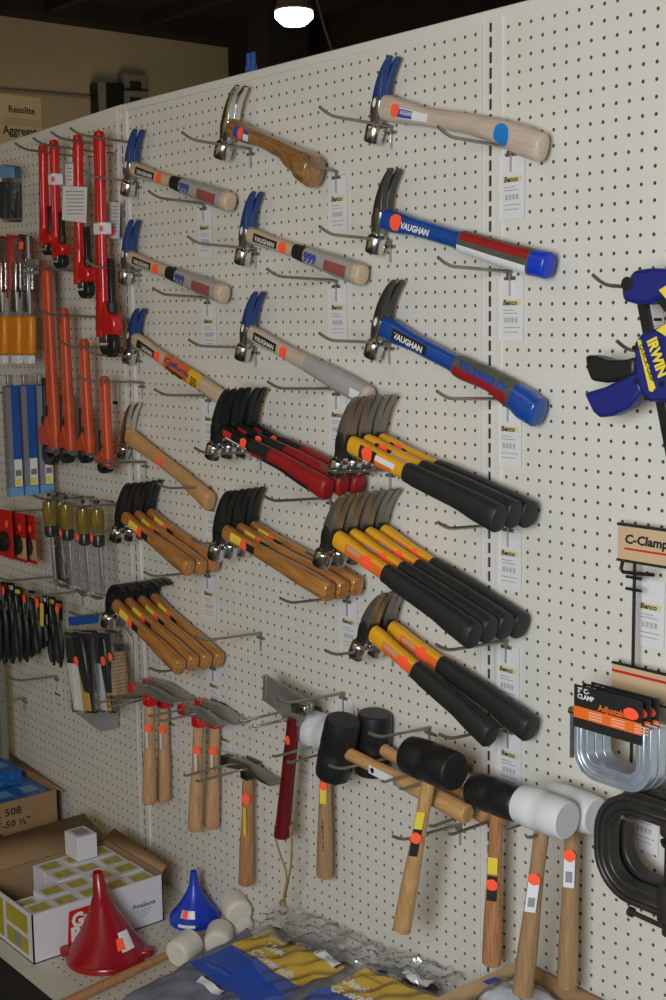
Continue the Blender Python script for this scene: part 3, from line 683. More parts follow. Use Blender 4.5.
c0=[at(*p,Y-.1) for p in [(275,826),(276,840),(281,857),(286,870),(287,882),(284,896),(283,903)]]; c1=[at(*p,Y+.1) for p in [(290,826),(292,845),(291,866),(288,882),(285,896),(283,903)]]
mb=MB(); mb.tube(c0,.10,6); mb.tube(c1,.10,6); q=c0[-1]; mb.lathe([(-.3,.1),(-.2,.28),(.2,.28),(.3,.1)],q,(0,0,1),10); mb.build('leather_cord','cord',root,org=org)
st=MB().add([(T[0]-.1+x,Y-.62,T[2]-1.9+z*1.2) for x,z in blob(r=.32)],[tuple(range(14))]); st.build('price_sticker','sticker',root,org=org)
# ---- mallets
def mallet_prof(Lh,R): return [(-Lh/2,R*.84),(-Lh/2+.10,R*.92),(-Lh/2+.5,R*.965),(-.45,R),(-.4,R*.985),(.4,R*.985),(.45,R),(Lh/2-.5,R*.965),(Lh/2-.10,R*.92),(Lh/2,R*.84)]
def mallet(label,Y,c,hend,ax,Lh,R,mh,hm,side=None,group=None,htop=None):
    C=at(*c,Y); E=at(*hend,Y); org=(C[0],Y,C[2]); root=thing('rubber_mallet',label,'mallet',org,group)
    a=Vector(ax).normalized()
    pr=mallet_prof(Lh,R)
    if side:
        MB().lathe([q for q in pr if q[0]<=-.4]+[(-.35,R*.9)],C,a).build('soft_face',side,root,org=org)
        MB().lathe([(-.4,R*.95)]+[q for q in pr if q[0]>-.4],C,a).build('head',mh,root,org=org)
    else: MB().lathe(pr,C,a).build('head',mh,root,org=org)
    T=at(*htop,Y) if htop else C
    d=(Vector(E)-Vector(T)); Ld=d.length; d.normalize(); P=[];rs=[];ry=[]
    for t,r0 in [(0,.5),(.1,.52),(.3,.50),(.5,.56),(.75,.68),(.95,.72),(1,.70),(1.008,.55)]:
        P.append(tuple(Vector(T)+d*Ld*t)); rs.append(r0*.9); ry.append(r0)
    MB().tube(P,rs,18,ry=ry).build('handle',hm,root,org=org)
    return root,org,C,T,E,d
def on_handle(T,E,t,Y,dy): 
    q=np.array(T)+(np.array(E)-np.array(T))*t; return np.array([q[0]+dy*.50,Y-dy*.866,q[2]])
def vlabel(root,org,T,E,t0,t1,w,name,m,Y,dy,sh=0.):
    a=on_handle(T,E,t0,Y,dy);b=on_handle(T,E,t1,Y,dy)
    MB().add([(a[0]-w*.866,a[1]-w*.5,a[2]),(a[0]+w*.866,a[1]+w*.5,a[2]),(b[0]+w*.866,b[1]+w*.5-sh,b[2]),(b[0]-w*.866,b[1]-w*.5-sh,b[2])],[(0,1,2,3)]).build(name,m,root,org=org)
def dot(root,org,T,E,t,Y,dy,r=.36):
    a=on_handle(T,E,t,Y,dy); MB().add([(a[0]+x*.866,a[1]+x*.5,a[2]+z) for x,z in blob(r=r)],[tuple(range(14))]).build('price_sticker','sticker',root,org=org)
# white-ended mallet hanging behind the big black ones
root,org,C,T,E,d=mallet('mallet with a white cylinder head, handle hanging straight down behind the big black head',-1.75,(326,734),(324.5,876),(1,0,0),4.6,1.55,'wrubber','vdull')
vlabel(root,org,T,E,.36,.47,.28,'yellow_label','yel',-1.7,.62); dot(root,org,T,E,.345,-1.7,.68)
q=on_handle(T,E,.62,-1.7,.66); text('HICKORY',.42,(q[0]+.15,q[1],q[2]-2.2),(0,0,1),(-1,0,0),'ink',root,'branded_lettering',porg=org,boxw=2.6)
# two big black heads lying on single hooks, handle to the right
root,org,C,T,E,d=mallet('front black mallet with upright head, pale handle slanting right with a white label',-4.3,(338,748),(467,814),(.30,0,1),5.0,1.45,'mallet','hickory')
a=at(381,772,-5.6)
dv=(np.array(E)-np.array(T)); dv/=np.linalg.norm(dv); up=np.array([-dv[2],0,dv[0]]); q=np.array(T)+dv*4.3+np.array([0,-.60,0])
MB().add([q+up*-.33,q+dv*2.7+up*-.33,q+dv*2.7+up*.33,q+up*.33],[(0,1,2,3)]).build('white_label','paper2',root,org=org)
MB().add([q+dv*(.4+.22*math.cos(t))+up*(.22*math.sin(t))+np.array([0,-.02,0]) for t in [k*PI/6 for k in range(12)]],[tuple(range(12))]).build('label_mark','ink',root,org=org)
mallet('rear black mallet with upright head, mostly behind the front one, handle slanting right',-1.6,(373,743),(486,815),(.10,0,1),4.9,1.42,'mallet','hickory')
hook('upturned hook in front of the rear black mallet head',None,(369,733),L=6.1); hook('upturned hook in front of the front black mallet head',None,(329,765),L=7.4)
hook('hook under the slanting pale mallet handles',(462,824),None)
# black head lying along the board, handle slanting down-left
root,org,C,T,E,d=mallet('black rubber mallet with lacquered handle slanting down to the left',-5.9,(432,763),(402,929),(1,0,-.02),4.6,1.42,'mallet','vlac')
vlabel(root,org,T,E,.27,.37,.30,'yellow_label','yel',-5.9,.60,.03); vlabel(root,org,T,E,.37,.53,.30,'black_label','ink',-5.9,.62,.05); dot(root,org,T,E,.42,-5.9,.72,.42)
root,org,C,T,E,d=mallet('black rubber mallet hanging straight between the slanting one and the white ones',-3.0,(497,797),(491.5,963),(1,0,0),4.4,1.25,'mallet','vred')
vlabel(root,org,T,E,.34,.44,.34,'yellow_label','yel',-3.0,.62); vlabel(root,org,T,E,.45,.60,.34,'black_label','ink',-3.0,.64); dot(root,org,T,E,.50,-3.0,.72,.42)
root,org,C,T,E,d=mallet('front white rubber mallet, handle hanging lowest with a barcode label',-5.5,(544,812),(522.5,993),(1,0,0),3.9,1.33,'wrubber','vdull')
vlabel(root,org,T,E,.36,.52,.36,'barcode_label','paper2',-5.5,.66,.05); dot(root,org,T,E,.34,-5.5,.72,.42); vlabel(root,org,T,E,.44,.49,.22,'barcode','greyink',-5.5,.71,.02)
root,org,C,T,E,d=mallet('rear white rubber mallet beside the large black clamp',-2.75,(573,808),(567,986),(1,0,0),3.9,1.33,'wrubber','vdull')
vlabel(root,org,T,E,.26,.42,.36,'barcode_label','paper2',-2.75,.64); dot(root,org,T,E,.24,-2.75,.72,.42); vlabel(root,org,T,E,.33,.39,.22,'barcode','greyink',-2.75,.68)
# ================================================================== PIPE WRENCHES
def pipe_wrench(label,top,bot,Y,m,side,group,band=False):
    A=at(*top,Y);B=at(*bot,Y); L=A[2]-B[2]; s=L/20.; cx=A[0]; org=(cx,Y,A[2]); dx=(B[0]-A[0])
    s2=max(.72,min(1.,s))
    root=thing('pipe_wrench',label,'wrench',org,group)
    def X(z,x): return (cx+dx*(-z/L)*.6+side*x*s2)
    mb=MB(); R=[]
    for z,w,t in [(.0,.26,.24),(-.08,.50,.36),(-.35,.68,.42),(-1.1,.70,.42),(-.2*L,.62,.42),(-.5*L,.66,.44),(-.72*L,.74,.46),(-.84*L,.86,.50),(-.91*L,.78,.50)]:
        R.append([(X(z,0)+w*s2*math.copysign(abs(math.cos(a))**.7,math.cos(a)),Y+t*math.copysign(abs(math.sin(a))**.7,math.sin(a)),A[2]+z) for a in [2*PI*k/16 for k in range(16)]])
    h=mb.loft(R).build('handle',m,root,org=org)
    MB().box((X(0,-.14),Y-.52,A[2]-.70*L),(X(0,.14),Y-.40,A[2]-.1*L)).build('handle_rib',m,h,org=org,bev=.04)
    # housing
    z0=A[2]
    pl=[(X(0,.5),z0-.745*L),(X(0,1.2),z0-.80*L),(X(0,2.2),z0-.815*L),(X(0,2.35),z0-.86*L),(X(0,2.0),z0-.90*L),(X(0,.2),z0-.90*L),(X(0,-.6),z0-.86*L)]
    MB().prxz(pl,Y-.55,Y+.55).build('housing',m,root,org=org,bev=.18)
    MB().box((min(X(0,1.0),X(0,1.6)),Y-.26,z0-.90*L),(max(X(0,1.0),X(0,1.6)),Y+.26,z0-.56*L)).build('hook_jaw_shank','black',root,org=org,bev=.06)
    MB().lathe([(0,.46*s2),(.05,.52*s2),(.9*s2,.52*s2),(.95*s2,.46*s2)],(X(0,1.3),Y,z0-.80*L),(0,0,1),16).build('adjusting_nut','rubber',root,org=org)
    pj=[(X(0,1.75),z0-.90*L),(X(0,2.0),z0-.93*L),(X(0,1.9),z0-.975*L),(X(0,1.2),z0-1.0*L),(X(0,.1),z0-.998*L),(X(0,-.55),z0-.975*L),(X(0,-.75),z0-.945*L),(X(0,-.2),z0-.955*L),(X(0,.5),z0-.955*L),(X(0,.9),z0-.935*L),(X(0,.95),z0-.90*L)]
    MB().prxz(pj,Y-.4,Y+.4).build('hook_jaw','black',root,org=org,bev=.1)
    MB().box((min(X(0,-.75),X(0,.65)),Y-.4,z0-.935*L),(max(X(0,-.75),X(0,.65)),Y+.4,z0-.895*L)).build('heel_jaw','steel',root,org=org,bev=.05)
    if band:
        zb=band*L; MB().box((X(0,0)-.78*s2,Y-.56,z0-zb-1.1),(X(0,0)+.78*s2,Y+.56,z0-zb)).build('paper_band','paper2',root,org=org,bev=.12)
        MB().add([(X(0,.75)+x,Y-.6,z0-zb-.6+z) for x,z in blob(r=.3)],[tuple(range(14))]).build('price_sticker','sticker',root,org=org)
    return root
g='red pipe wrenches'
pipe_wrench('shortest red pipe wrench, leftmost of the red ones',(43,144),(43.5,256),-3.6,'redp',1,g)
pipe_wrench('second red pipe wrench from the left, white paper band',(54,140),(56,269),-3.4,'redp',1,g,.26)
pipe_wrench('third red pipe wrench, with a large white paper tag',(78,135),(77,299),-3.4,'redp',1,g)
pipe_wrench('longest red pipe wrench, beside the blue-clawed hammers',(99,131),(101,357),-3.2,'redp',1,g,.40)
g='orange pipe wrenches'
pipe_wrench('longest orange pipe wrench, leftmost of the orange ones',(46,265),(58,466),-3.4,'orangep',-1,g)
pipe_wrench('second orange pipe wrench from the left',(64,308),(73,464),-3.4,'orangep',-1,g)
pipe_wrench('third orange pipe wrench, second from the right',(84,339),(92,464),-3.4,'orangep',-1,g)
pipe_wrench('shortest orange pipe wrench, rightmost',(104.5,376),(110,474),-3.4,'orangep',-1,g)
def sheet(name,label,cat,px,Y,m,th=.03,prints=(),group=None):
    P=[at(u,v,Y) for u,v in px]; org=tuple(P[0]); root=thing(name,label,cat,org,group)
    MB().prism(P,lambda p:(p[0],p[1],p[2]),lambda p:(p[0],p[1]+th,p[2])).build('paper',m,root,org=org)
    for k,(ppx,pm,pn) in enumerate(prints):
        Q=[at(u,v,Y) for u,v in ppx]; MB().prism(Q,lambda p:(p[0],p[1]-.03,p[2]),lambda p:(p[0],p[1]-.01,p[2])).build(pn,pm,root,org=org)
    return root,org
def lines(u0,u1,v0,v1,n,m='greyink',pn='print_line',sl=.2):
    return [([(u0,v0+(v1-v0)*k/n),(u1,v0+(v1-v0)*k/n),(u1,v0+(v1-v0)*k/n+.9),(u0,v0+(v1-v0)*k/n+.9)],m,pn) for k in range(n)]
sheet('paper_tag','large white printed tag hanging on the third red wrench','tag',[(63,186),(87,187),(86,223),(62,220)],-4.2,'white',prints=lines(66,84,191,217,7))
sheet('paper_tag','white price card behind the third red wrench','tag',[(65,164),(73,164),(73,186),(65,186)],-2.2,'white',prints=lines(67,72,168,183,4))
sheet('paper_tag','white price card right of the longest red wrench','tag',[(106,201),(120,203),(119,239),(105,238)],-1.5,'white',prints=lines(113,118,206,234,8)+[([(110,227),(114,227),(114,236),(110,236)],'sticker','price_sticker')])
sheet('paper_tag','white card on the hook above the third red wrench','tag',[(88,146),(96,146),(96,160),(88,158)],-.4,'white',prints=[([(88,156),(93,156),(93,157.5),(88,157.5)],'redink','red_line')])
sheet('paper_tag','white card on the hook above the longest red wrench','tag',[(108,138),(116,136),(115,153),(107,155)],-.4,'white',prints=[([(107,152),(114,152),(114,153.5),(107,153.5)],'redink','red_line')])
sheet('paper_tag','white card on the hook above the second red wrench','tag',[(66,147),(72,147),(72,162),(66,162)],-.4,'white')
sheet('paper_tag','small grey price tag behind the shortest orange wrench','tag',[(112,380),(119,380),(119,404),(112,404)],-.3,'white',prints=[([(113,401),(118,401),(118,404),(113,404)],'ink','print_line')])
sheet('paper_tag','white price card behind the orange-handled tools and longest orange wrench','tag',[(41,352),(47,350),(47,362),(41,363)],-.3,'white')
# ================================================================== LEFT MERCHANDISE
def pxbox(mb,px,Y0,Y1): 
    P=[at(u,v,Y0) for u,v in px]; return mb.prism(P,lambda p:(p[0],Y0,p[2]),lambda p:(p[0],Y1,p[2]))
def pack(name,label,cat,org_px,Y,group=None):
    o=at(*org_px,Y); return thing(name,label,cat,o,group),tuple(o)
# bag at the far top left
root,org=pack('tool_bag','clear bag of dark small tools with blue header, at the left edge','bag',(5,166),-4)
pxbox(MB(),[(-8,163),(13,166),(14,222),(-8,222)],-4.5,-3.5).build('bag','clear',root,org=org,bev=.2)
pxbox(MB(),[(-8,164),(12,167),(13,178),(-8,177)],-4.1,-3.9).build('header_card','lblue',root,org=org)
mb=MB()
for k in range(7):
    u=-6+k*2.6; a=at(u,182,-4);b=at(u+random.uniform(-2,2),218,-4); mb.tube([a,b],.17,6)
mb.build('small_tools','black',root,org=org)
# orange handled saws in blister packs
for k,(u,lb) in enumerate([(-2,'orange-handled carded tool cut off by the left edge'),(12.5,'orange-handled carded tool, middle one by the left edge'),(24.5,'orange-handled carded tool nearest the long orange wrench')]):
    Y=-4.4+k*.25
    root,org=pack('carded_hand_tool',lb,'tool',(u,300),Y,'orange-handled carded tools')
    pxbox(MB(),[(u-5.3,316),(u+5.3,316),(u+5.6,355),(u-5.0,355)],Y-.45,Y+.35).build('handle','orangeh',root,org=org,bev=.28)
    pxbox(MB(),[(u-2,355),(u+5.3,355.5),(u+5.2,364),(u-1,364)],Y-.35,Y+.3).build('end_cap','white',root,org=org,bev=.1)
    pxbox(MB(),[(u-4,290),(u+5,292),(u+5,316),(u-4,316)],Y-.1,Y+.1).build('blade','grey',root,org=org,bev=.05)
    pxbox(MB(),[(u-6,234),(u+7,236),(u+6,300),(u-6,298)],Y+.15,Y+.2).build('backing_card','redink' if k<2 else 'ink',root,org=org)
    pxbox(MB(),[(u-6,236),(u+5,237),(u+5,292),(u-6,291)],Y-.5,Y+.1).build('blister','clear',root,org=org,bev=.25)
    pxbox(MB(),[(u-2,262),(u+2.5,262),(u+3,312),(u-2,312)],Y-.25,Y).build('silver_shank','chrome',root,org=org,bev=.1)
    if k==2:
        mb=MB(); mb.tube([at(28,236,Y-.4),at(30,313,Y-.4)],.16,8); pxbox(mb,[(26,259),(35,259),(35,268),(26,268)],Y-.6,Y-.2); pxbox(mb,[(26,270.5),(35,270.5),(35,274),(26,274)],Y-.6,Y-.2); mb.build('depth_rod','grey',root,org=org)
        pxbox(MB(),[(19,242),(23,242),(23,249),(19,249)],Y-.58,Y-.55).build('price_sticker','sticker',root,org=org)
# blue cartons on one hook
g='tall blue cartons'
for k,lb in enumerate(['frontmost tall blue carton with picture panel, at the left edge','middle tall blue carton of the three','rearmost tall blue carton, beside the orange wrenches']):
    Y=-6.6+1.72*k; base=at(2,386,-6.6); x0=base[0]; zt=base[2]; hgt=11.3
    root=thing('tall_carton',lb,'box',(x0,Y,zt-hgt),g); org=(x0,Y,zt-hgt)
    MB().box((x0,Y,zt-hgt),(x0+.85,Y+1.45,zt)).build('carton','ablue',root,org=org,bev=.03)
    MB().box((x0-.01,Y-.03,zt-hgt+.9),(x0+.87,Y+.5,zt-.1)).build('front_strip','grey',root,org=org)
    MB().box((x0+.852,Y+.55,zt-hgt+1.0),(x0+.875,Y+1.4,zt-hgt+3.8)).build('picture_panel','white',root,org=org)
    MB().box((x0+.875,Y+.6,zt-hgt+1.1),(x0+.885,Y+1.2,zt-hgt+1.8)).build('picture_print','yel',root,org=org)
    MB().box((x0+.875,Y+.65,zt-hgt+2.1),(x0+.885,Y+1.3,zt-hgt+2.7)).build('picture_print','greenbox',root,org=org)
    MB().box((x0-.01,Y-.035,zt-hgt),(x0+.87,Y+1.46,zt-hgt+.9)).build('carton_foot','lblue',root,org=org)
    MB().box((x0+.2,Y+.3,zt),(x0+.65,Y+.9,zt+1.1)).build('hang_tab','grey',root,org=org,bev=.1)
# red cards with black reels
g='red carded reels'
for k,(u0,lb) in enumerate([(-4,'frontmost red card with a black reel, at the left edge'),(9,'middle red card with a black reel'),(19,'rearmost red card with a black reel, left of the chisels')]):
    Y=-5.6+k*1.1; vo=[0,3.5,5][k]
    root,org=pack('carded_reel',lb,'card',(u0,510+vo),Y,g)
    pxbox(MB(),[(u0-6,507+vo),(u0+15,511+vo),(u0+18,563+vo-3),(u0-2,556+vo-3)],Y,Y+.06).build('card','redink',root,org=org)
    pxbox(MB(),[(u0+2,533+vo),(u0+16,535+vo),(u0+17.5,556+vo),(u0+3,553+vo)],Y-.03,Y-.005).build('card_panel','cardtan' if k else 'redink',root,org=org)
    c=at(u0+10,541+vo,Y); MB().lathe([(0,.95),(.1,1.05),(.55,1.05),(.62,.9),(.62,.35),(.4,.3)],c,(0,-1,0),22).build('reel','blackplastic',root,org=org)
    c=at(u0+11,524+vo,Y); MB().add([(c[0]+x,Y-.05,c[2]+z*1.2) for x,z in blob(r=.33)],[tuple(range(14))]).build('price_sticker','sticker',root,org=org)
# amber handled chisels in sleeves
g='amber-handled chisels in clear sleeves'
for k,(u,v,vb,lb) in enumerate([(49,500,580,'leftmost amber-handled chisel in its clear sleeve'),(66,503,586,'second amber-handled chisel from the left'),(83,507,592,'third amber-handled chisel from the left, brightest gleam'),(97,508,592,'rightmost amber-handled chisel, beside the wooden hammers')]):
    Y=-3.9; c=at(u,v,Y); b_=at(u+6,vb,Y); root,org=pack('wood_chisel',lb,'chisel',(u,v),Y,g)
    z=c[2]; MB().lathe([(0,.35),(.15,.62),(1.0,.68),(2.1,.62),(2.6,.55)],(c[0],Y,z),(0.03,0,-1),14).build('handle','amber',root,org=org)
    MB().lathe([(0,.56),(.2,.62),(1.0,.60),(1.15,.45)],(c[0]+.08,Y,z-2.6),(.03,0,-1),14).build('collar','black',root,org=org)
    MB().box((-.27,-.1,b_[2]-z),(.27,.1,-3.7),Matrix.Rotation(-.07,3,'Y'),(c[0],Y,z)).build('blade','grey',root,org=org,bev=.05)
    pxbox(MB(),[(u-9,v-9),(u+9,v-6),(u+13,vb+9),(u-4,vb+2)],Y-.6,Y+.5).build('clear_sleeve','clear',root,org=org,bev=.25)
    MB().lathe([(0,.2),(.4,.2)],(c[0],Y,z+.35),(0,0,1),10).build('cap','black',root,org=org)
    q=at(u-5 if k else u-20,v+30,Y-.62)
    if k: MB().add([(q[0]+x,Y-.66,q[2]+z_*1.2) for x,z_ in blob(r=.32)],[tuple(range(14))]).build('price_sticker','sticker',root,org=org)
# pliers row
g='black-handled pliers'
PLS=[(-4,583,664),(3,585,666),(10,586,666),(17,590,661),(24,592,663),(31,594,660),(37,597,657),(43,598,650),(51,600,665),(58,604,667)]
for k,(u,v,vb) in enumerate(PLS):
    Y=-5.2+(k%3)*.9
    lb=['black-handled pliers at the left edge of the row','second black-handled pliers from the left','third black-handled pliers from the left, red sticker nearby','fourth black-handled pliers from the left','fifth black-handled pliers from the left','sixth black-handled pliers from the left','seventh black-handled pliers, with yellow in its card','eighth black-handled pliers, shortest handles','ninth black-handled pliers, second from the right','rightmost black-handled pliers, above the knife packs'][k]
    root,org=pack('pliers',lb,'pliers',(u,v),Y,g)
    a=at(u,v+22,Y); bt=at(u+1,vb,Y)
    for sx in (-1,1):
        mb=MB(); z1=bt[2]+random.uniform(0,.6); mb.tube([(a[0]+sx*.1,Y,a[2]+.2),(a[0]+sx*.45,Y,a[2]-.8),(a[0]+sx*.62,Y,a[2]-2),(a[0]+sx*.42,Y,z1+1),(a[0]+sx*.25,Y,z1)],[.2,.27,.3,.28,.14],8); mb.build('grip','blackplastic',root,org=org)
    MB().prxz([(a[0]-.35,a[2]-.3),(a[0]+.35,a[2]-.3),(a[0]+.42,a[2]+.4),(a[0]+.16,a[2]+1.9),(a[0]-.16,a[2]+1.9),(a[0]-.42,a[2]+.4)],Y-.22,Y+.22).build('jaws','dsteel',root,org=org,bev=.08)
    pxbox(MB(),[(u-3,v-4),(u+4,v-3),(u+4.5,v+17),(u-3,v+15)],Y+.28,Y+.33).build('card',['greenbox','ink','ink','black','greenbox','ink'][k%6] ,root,org=org)
    pxbox(MB(),[(u-2,v-1),(u+2.5,v),(u+2.5,v+4),(u-2,v+3)],Y+.22,Y+.26).build('card_print',['yel','redink','whiteink','yel','orink'][k%5],root,org=org)
    if k in (1,4,6,9):
        q=at(u+(0 if k!=9 else -1),v+[0,6,0,0,7,0,6,0,0,5][k],Y-.3); MB().add([(q[0]+x*1.1,Y-.3,q[2]+z_*1.4) for x,z_ in blob(r=.36)],[tuple(range(14))]).build('price_sticker','sticker',root,org=org)
    if k==6: pxbox(MB(),[(u+3,v+6),(u+6,v+7),(u+6,v+30),(u+3,v+28)],Y-.1,Y-.05).build('yellow_strip','yel',root,org=org)
# blister packs with knives, tan roll
for k,(u0,u1,Y,lb) in enumerate([(64,91,-5.6,'left knife blister pack with white and yellow card'),(91,110,-4.2,'right knife blister pack with a yellow card, beside the tan roll')]):
    root,org=pack('knife_pack',lb,'package',(u0,632),Y,'knife blister packs')
    w=u1-u0
    pxbox(MB(),[(u0,632),(u1,634),(u1+2,712),(u0+8,712)],Y,Y+.06).build('backing_card','ink',root,org=org)
    pxbox(MB(),[(u0+3,663),(u0+3+w*.38,664),(u0+9+w*.38,711),(u0+10,711)],Y-.06,Y-.01).build('white_panel','white',root,org=org)
    pxbox(MB(),[(u0+4+w*.40,672),(u0+w*.78,668),(u0+4+w*.85,711),(u0+8+w*.42,711)],Y-.16,Y-.05).build('yellow_handle',mat('mustard_handle',(.62,.38,.06),.35),root,org=org,bev=.06)
    pxbox(MB(),[(u0+w*.30,636),(u0+w*.62,638),(u0+w*.80,668),(u0+w*.9,694),(u0+w*.72,692),(u0+w*.5,668)],Y-.6,Y-.1).build('knife_body','black',root,org=org,bev=.15)
    pxbox(MB(),[(u0-1,630),(u1,631),(u1+3,714),(u0+7,713)],Y-.75,Y+.1).build('blister','clear',root,org=org,bev=.3)
    q=at(u0+12,661,Y-.8); MB().add([(q[0]+x*1.2,Y-.8,q[2]+z_*1.2) for x,z_ in blob(r=.38)],[tuple(range(14))]).build('price_sticker','sticker',root,org=org)
    if k==0:
        pxbox(MB(),[(68,617),(99,615),(98,623),(69,626)],Y+.1,Y+.15).build('blue_header','ablue',root,org=org)
Y=-3.3; root,org=pack('ribbed_roll','tan ribbed roll with black cap in a clear bag, beside the knife packs','package',(116,645),Y)
c=at(113,645,Y); e=at(119,694,Y); ax=(e-c); Lr=np.linalg.norm(ax)
pr=[(0,.9)]
for k in range(14): pr+=[(Lr*(k+.1)/14,1.08),(Lr*(k+.8)/14,1.08),(Lr*(k+.95)/14,1.0)]
MB().lathe(pr,c,ax,20).build('roll','kraft',root,org=org)
MB().lathe([(-.1,.7),(0,1.12),(.6,1.12)],c,ax,20).build('cap','black',root,org=org)
pxbox(MB(),[(100,616),(128,622),(134,700),(104,700)],Y-1.3,Y+.8).build('clear_bag','clear',root,org=org,bev=.4)
q=at(110,657,Y-1.35); MB().add([(q[0]+x*1.1,Y-1.35,q[2]+z_*1.1) for x,z_ in blob(r=.38)],[tuple(range(14))]).build('price_sticker','sticker',root,org=org)
sheet('paper_tag','tall white price sheet right of the tan roll','tag',[(123,625),(133,640),(132,690),(126,690)],-.5,'white',prints=[([(126,632),(131,640),(131,644),(126,636)],'tagyel','header'),([(127,645),(131,650),(131,652),(127,647)],'greyink','print_line')])
sheet('paper_tag','grey card behind the right knife pack, hanging low','tag',[(70,700),(118,708),(118,728),(100,732),(70,708)],-.6,'sleeve')
# display post at left edge
a=at(-3,650,-2.5); b_=at(3.5,650,-2.5)
o=MB().box((a[0],-3.2,-74),(b_[0],-2.4,-53.5)).build('display_post','greenbox',None,org=(a[0],-2.8,-74),bev=.1); tag(o,'grey-green post standing at the left edge beside the empty hooks','post')
# ================================================================== CLAMPS AT THE RIGHT
Y=-3.6; org=tuple(at(640,340,Y)); root=thing('bar_clamp','blue one-hand bar clamp with yellow lettering and black grip','clamp',org)
def PP(px,y0,y1,name,m,bev=.15,par=None): return pxbox(MB(),px,y0,y1).build(name,m,par or root,org=org,bev=bev)
PP([(636,300),(645,300),(680,480),(670,480)],Y-.18,Y+.18,'bar','black',.03)
PP([(620,288),(633,270),(650,268),(690,270),(690,296),(665,296),(648,304),(637,305),(622,301)],Y-.85,Y+.85,'fixed_jaw','navy',.25)
MB().lathe([(0,.42),(.02,.42),(.03,.3)],at(627,284,Y-.85),(0,-1,0),20).build('jaw_pad','blackplastic',root,org=org)
PP([(658,290),(668,284),(690,284),(690,300),(668,302)],Y-.95,Y-.6,'jaw_stripe','yel',.05)
PP([(655,300),(672,294),(690,300),(690,318),(664,312)],Y-.7,Y+.7,'soft_pad','blackplastic',.1)
PP([(633,343),(640,334),(660,326),(672,322),(690,318),(690,402),(648,402),(642,396),(634,380)],Y-.7,Y+.7,'body','navy',.22)
PP([(655,330),(668,322),(690,322),(690,338),(668,338)],Y-.85,Y-.68,'body_stripe','yel',.05)
PP([(584,355),(595,356),(606,360),(622,360),(634,357),(634,375),(622,380),(605,383),(590,381),(586,370)],Y-.6,Y+.6,'grip','blackplastic',.22)
PP([(583,393),(604,387),(622,378),(636,372),(642,390),(628,408),(612,416),(598,418),(592,412)],Y-.55,Y+.55,'trigger','navy',.2)
PP([(637,340),(640,339.5),(655,388),(652,392),(649,391)],Y-.80,Y-.70,'yellow_band','yel',.02)
A=at(644.5,342,Y-.85); B=at(656,379,Y-.85); rt=(B-A); wt=np.linalg.norm(rt); rt/=wt; up=np.array([-rt[2],0,rt[0]])
text('IRWIN',.95,A+up*.22,rt,up,'yel',root,bold=.05,porg=org,boxw=wt,lift=.03)
A=at(639.3,345,Y-.82); B=at(651,382,Y-.82); rt=(B-A); wt=np.linalg.norm(rt); rt/=wt; up=np.array([-rt[2],0,rt[0]])
text('QUICK-GRIP',.34,A,rt,up,'ink',root,bold=.02,porg=org,boxw=wt,lift=.03)
for (u,v) in [(635,348),(661,332),(659,361),(662,384),(647,398),(637,381)]:
    MB().lathe([(0,.16),(.08,.16),(.1,.05)],at(u,v,Y-.7),(0,-1,0),10).build('screw','black',root,org=org)
sheet('paper_tag','price tag behind the bar of the blue clamp','tag',[(646,300),(662,300),(664,325),(650,326)],-.3,'paper2',prints=[([(654,318),(662,318),(662,321),(654,321)],'ink','print_line')])
# sign rack
Y=-1.6; P=at(618,525,Y); Q=at(617,558,Y); org=(P[0],Y,Q[2])
root=thing('sign_rack','black wire rack with a tan sign reading C-Clamps','sign',org)
hz=P[2]-Q[2]
MB().box((P[0],Y,Q[2]),(P[0]+12,Y+.15,P[2])).build('sign_board','signtan',root,org=org)
MB().box((P[0]-.05,Y-.05,P[2]),(P[0]+12,Y+.2,P[2]+.16)).build('sign_edge','ink',root,org=org); MB().box((P[0]-.05,Y-.05,Q[2]-.16),(P[0]+12,Y+.2,Q[2])).build('sign_edge','ink',root,org=org)
text('C-Clamps',.78,(P[0]+.55,Y-.02,Q[2]+hz*.50),(1,0,0),(0,0,1),'ink',root,bold=.035,porg=org,shear=.1,boxw=3.55)
MB().box((P[0]+.55,Y-.03,Q[2]+hz*.30),(P[0]+11.5,Y-.01,Q[2]+hz*.36)).build('red_line','redink',root,org=org)
rx=at(631,600,Y)[0]
mb=MB(); mb.tube([(rx,Y+.3,Q[2]+.5),(rx,Y+.3,-47)],.11,8); mb.tube([(rx,Y+.3,-47.2),(rx,Y+.3,-53)],.11,8)
for v in (578,590): z=at(631,v,Y)[2]; mb.tube([(rx-.55,Y+.2,z),(rx+.6,Y+.2,z)],.10,8)
mb.tube([at(623,560,Y-.2),at(621,569,Y-.2),at(623,572,Y-.2),at(654,575,Y-.2)],.12,8)
mb.build('wire_frame','black',root,org=org)
P2_=at(613,661,Y); MB().box((P2_[0],Y-.1,P2_[2]-2.0),(P2_[0]+12,Y+.05,P2_[2])).build('lower_strip','signtan',root,org=org)
MB().box((P2_[0]-.02,Y-.14,P2_[2]-.12),(P2_[0]+12,Y+.08,P2_[2])).build('strip_edge','ink',root,org=org)
MB().box((P2_[0]-.02,Y-.14,P2_[2]-2.1),(P2_[0]+12,Y+.08,P2_[2]-1.98)).build('strip_edge','ink',root,org=org)
MB().box((P2_[0],Y-.12,P2_[2]-.62),(P2_[0]+12,Y-.1,P2_[2]-.45)).build('red_line','redink',root,org=org)
p=at(651,576,0); dup(_tag,(p[0],0,p[2]+0.1),'price tag below the C-Clamps sign'); p=at(643,780,0); dup(_tag,(p[0]+.2,0,p[2]),'price tag behind the large black clamp')
